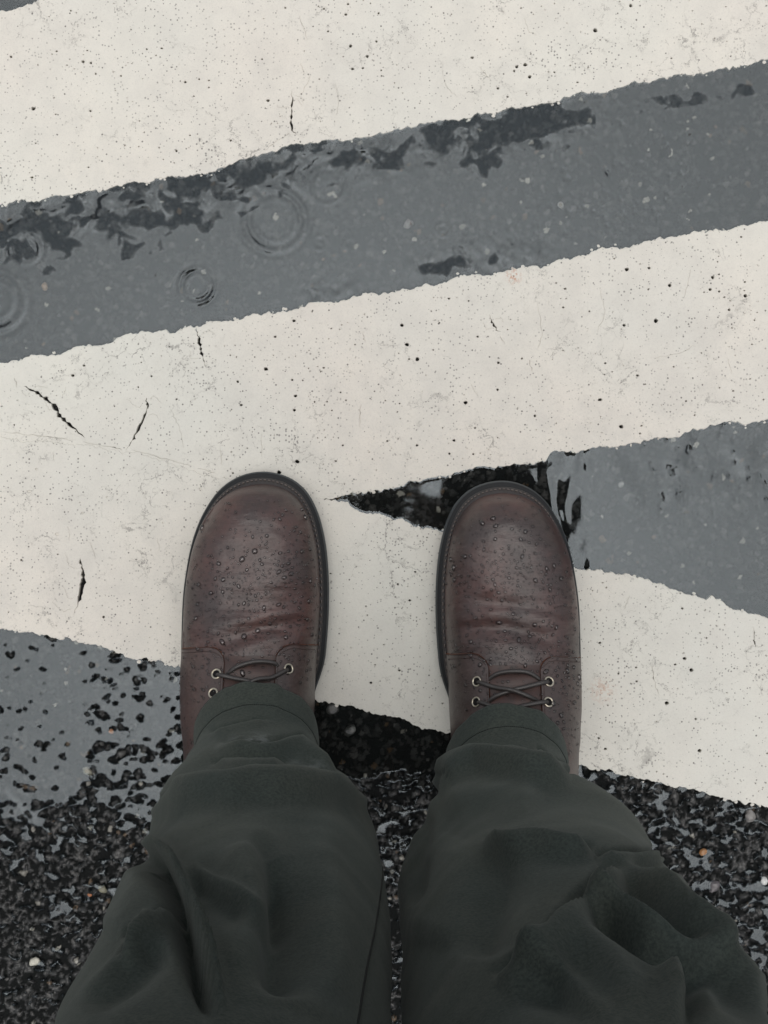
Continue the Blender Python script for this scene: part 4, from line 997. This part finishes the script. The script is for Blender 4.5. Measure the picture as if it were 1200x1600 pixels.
def blob(name, c, r, m, parent, seg=24, cut=None):
    bm = bmesh.new(); bmesh.ops.create_uvsphere(bm, u_segments=seg, v_segments=seg//2, radius=1)
    if cut:
        bmesh.ops.delete(bm, geom=[v for v in bm.verts if cut(v.co)], context='VERTS')
    for v in bm.verts:
        k = 1+0.04*float(N1(v.co.x*5, v.co.y*5+v.co.z*4, 1.0)); v.co = Vector((c[0]+v.co.x*r[0]*k, c[1]+v.co.y*r[1]*k, c[2]+v.co.z*r[2]*k))
    me = bpy.data.meshes.new(name); bm.to_mesh(me); bm.free(); me.materials.append(m)
    for p in me.polygons: p.use_smooth = True
    o = bpy.data.objects.new(name, me); COL.objects.link(o); return setp(o, parent)
blob('hair', (0, -.150, 1.655), (.084, .092, .085), M_HAIR, person, cut=lambda c: c.y > .35 and c.z < .55 or c.z < -.6)
for s in (-1, 1):
    e = blob('eye', (s*.031, -.062, 1.615), (.012, .009, .012), M_EYE, person)
    blob('ear', (s*.080, -.145, 1.60), (.009, .018, .030), M_SKIN, person)
blob('nose', (0, -.055, 1.590), (.012, .018, .020), M_SKIN, person)
blob('mouth', (0, -.072, 1.553), (.022, .006, .006), simple('lips', (0.35, 0.15, 0.13), 0.5), person)
# the phone that takes the picture, its lens just above the viewpoint
ph = empty('smartphone', (0, 0, CH+.007)); tag(ph, 'dark smartphone held flat in both hands above the boots', 'phone')
bm = bmesh.new(); bmesh.ops.create_cube(bm, size=1)
for v in bm.verts: v.co = Vector((v.co.x*.074, v.co.y*.148-.020, v.co.z*.008))
bmesh.ops.bevel(bm, geom=[e for e in bm.edges if abs(e.verts[0].co.z-e.verts[1].co.z) > .005], offset=.009, segments=5, affect='EDGES')
me = bpy.data.meshes.new('phone_body'); bm.to_mesh(me); bm.free(); me.materials.append(M_PHONE)
o = bpy.data.objects.new('phone_body', me); COL.objects.link(o); o.parent = ph
V, F = [], []
for k in range(24): V += [(.009*math.cos(2*PI*k/24), .009*math.sin(2*PI*k/24), -.0042), (.009*math.cos(2*PI*k/24), .009*math.sin(2*PI*k/24), -.0056), (.006*math.cos(2*PI*k/24), .006*math.sin(2*PI*k/24), -.0056), (.006*math.cos(2*PI*k/24), .006*math.sin(2*PI*k/24), -.0045)]
for k in range(24):
    j = (k+1) % 24
    for q in range(3): F.append((k*4+q, j*4+q, j*4+q+1, k*4+q+1))
o = mesh_obj('lens_ring', V, F, M_METAL); o.parent = ph
print('tris', sum(sum(len(p.vertices)-2 for p in o.data.polygons) for o in S.objects if o.type == 'MESH'))
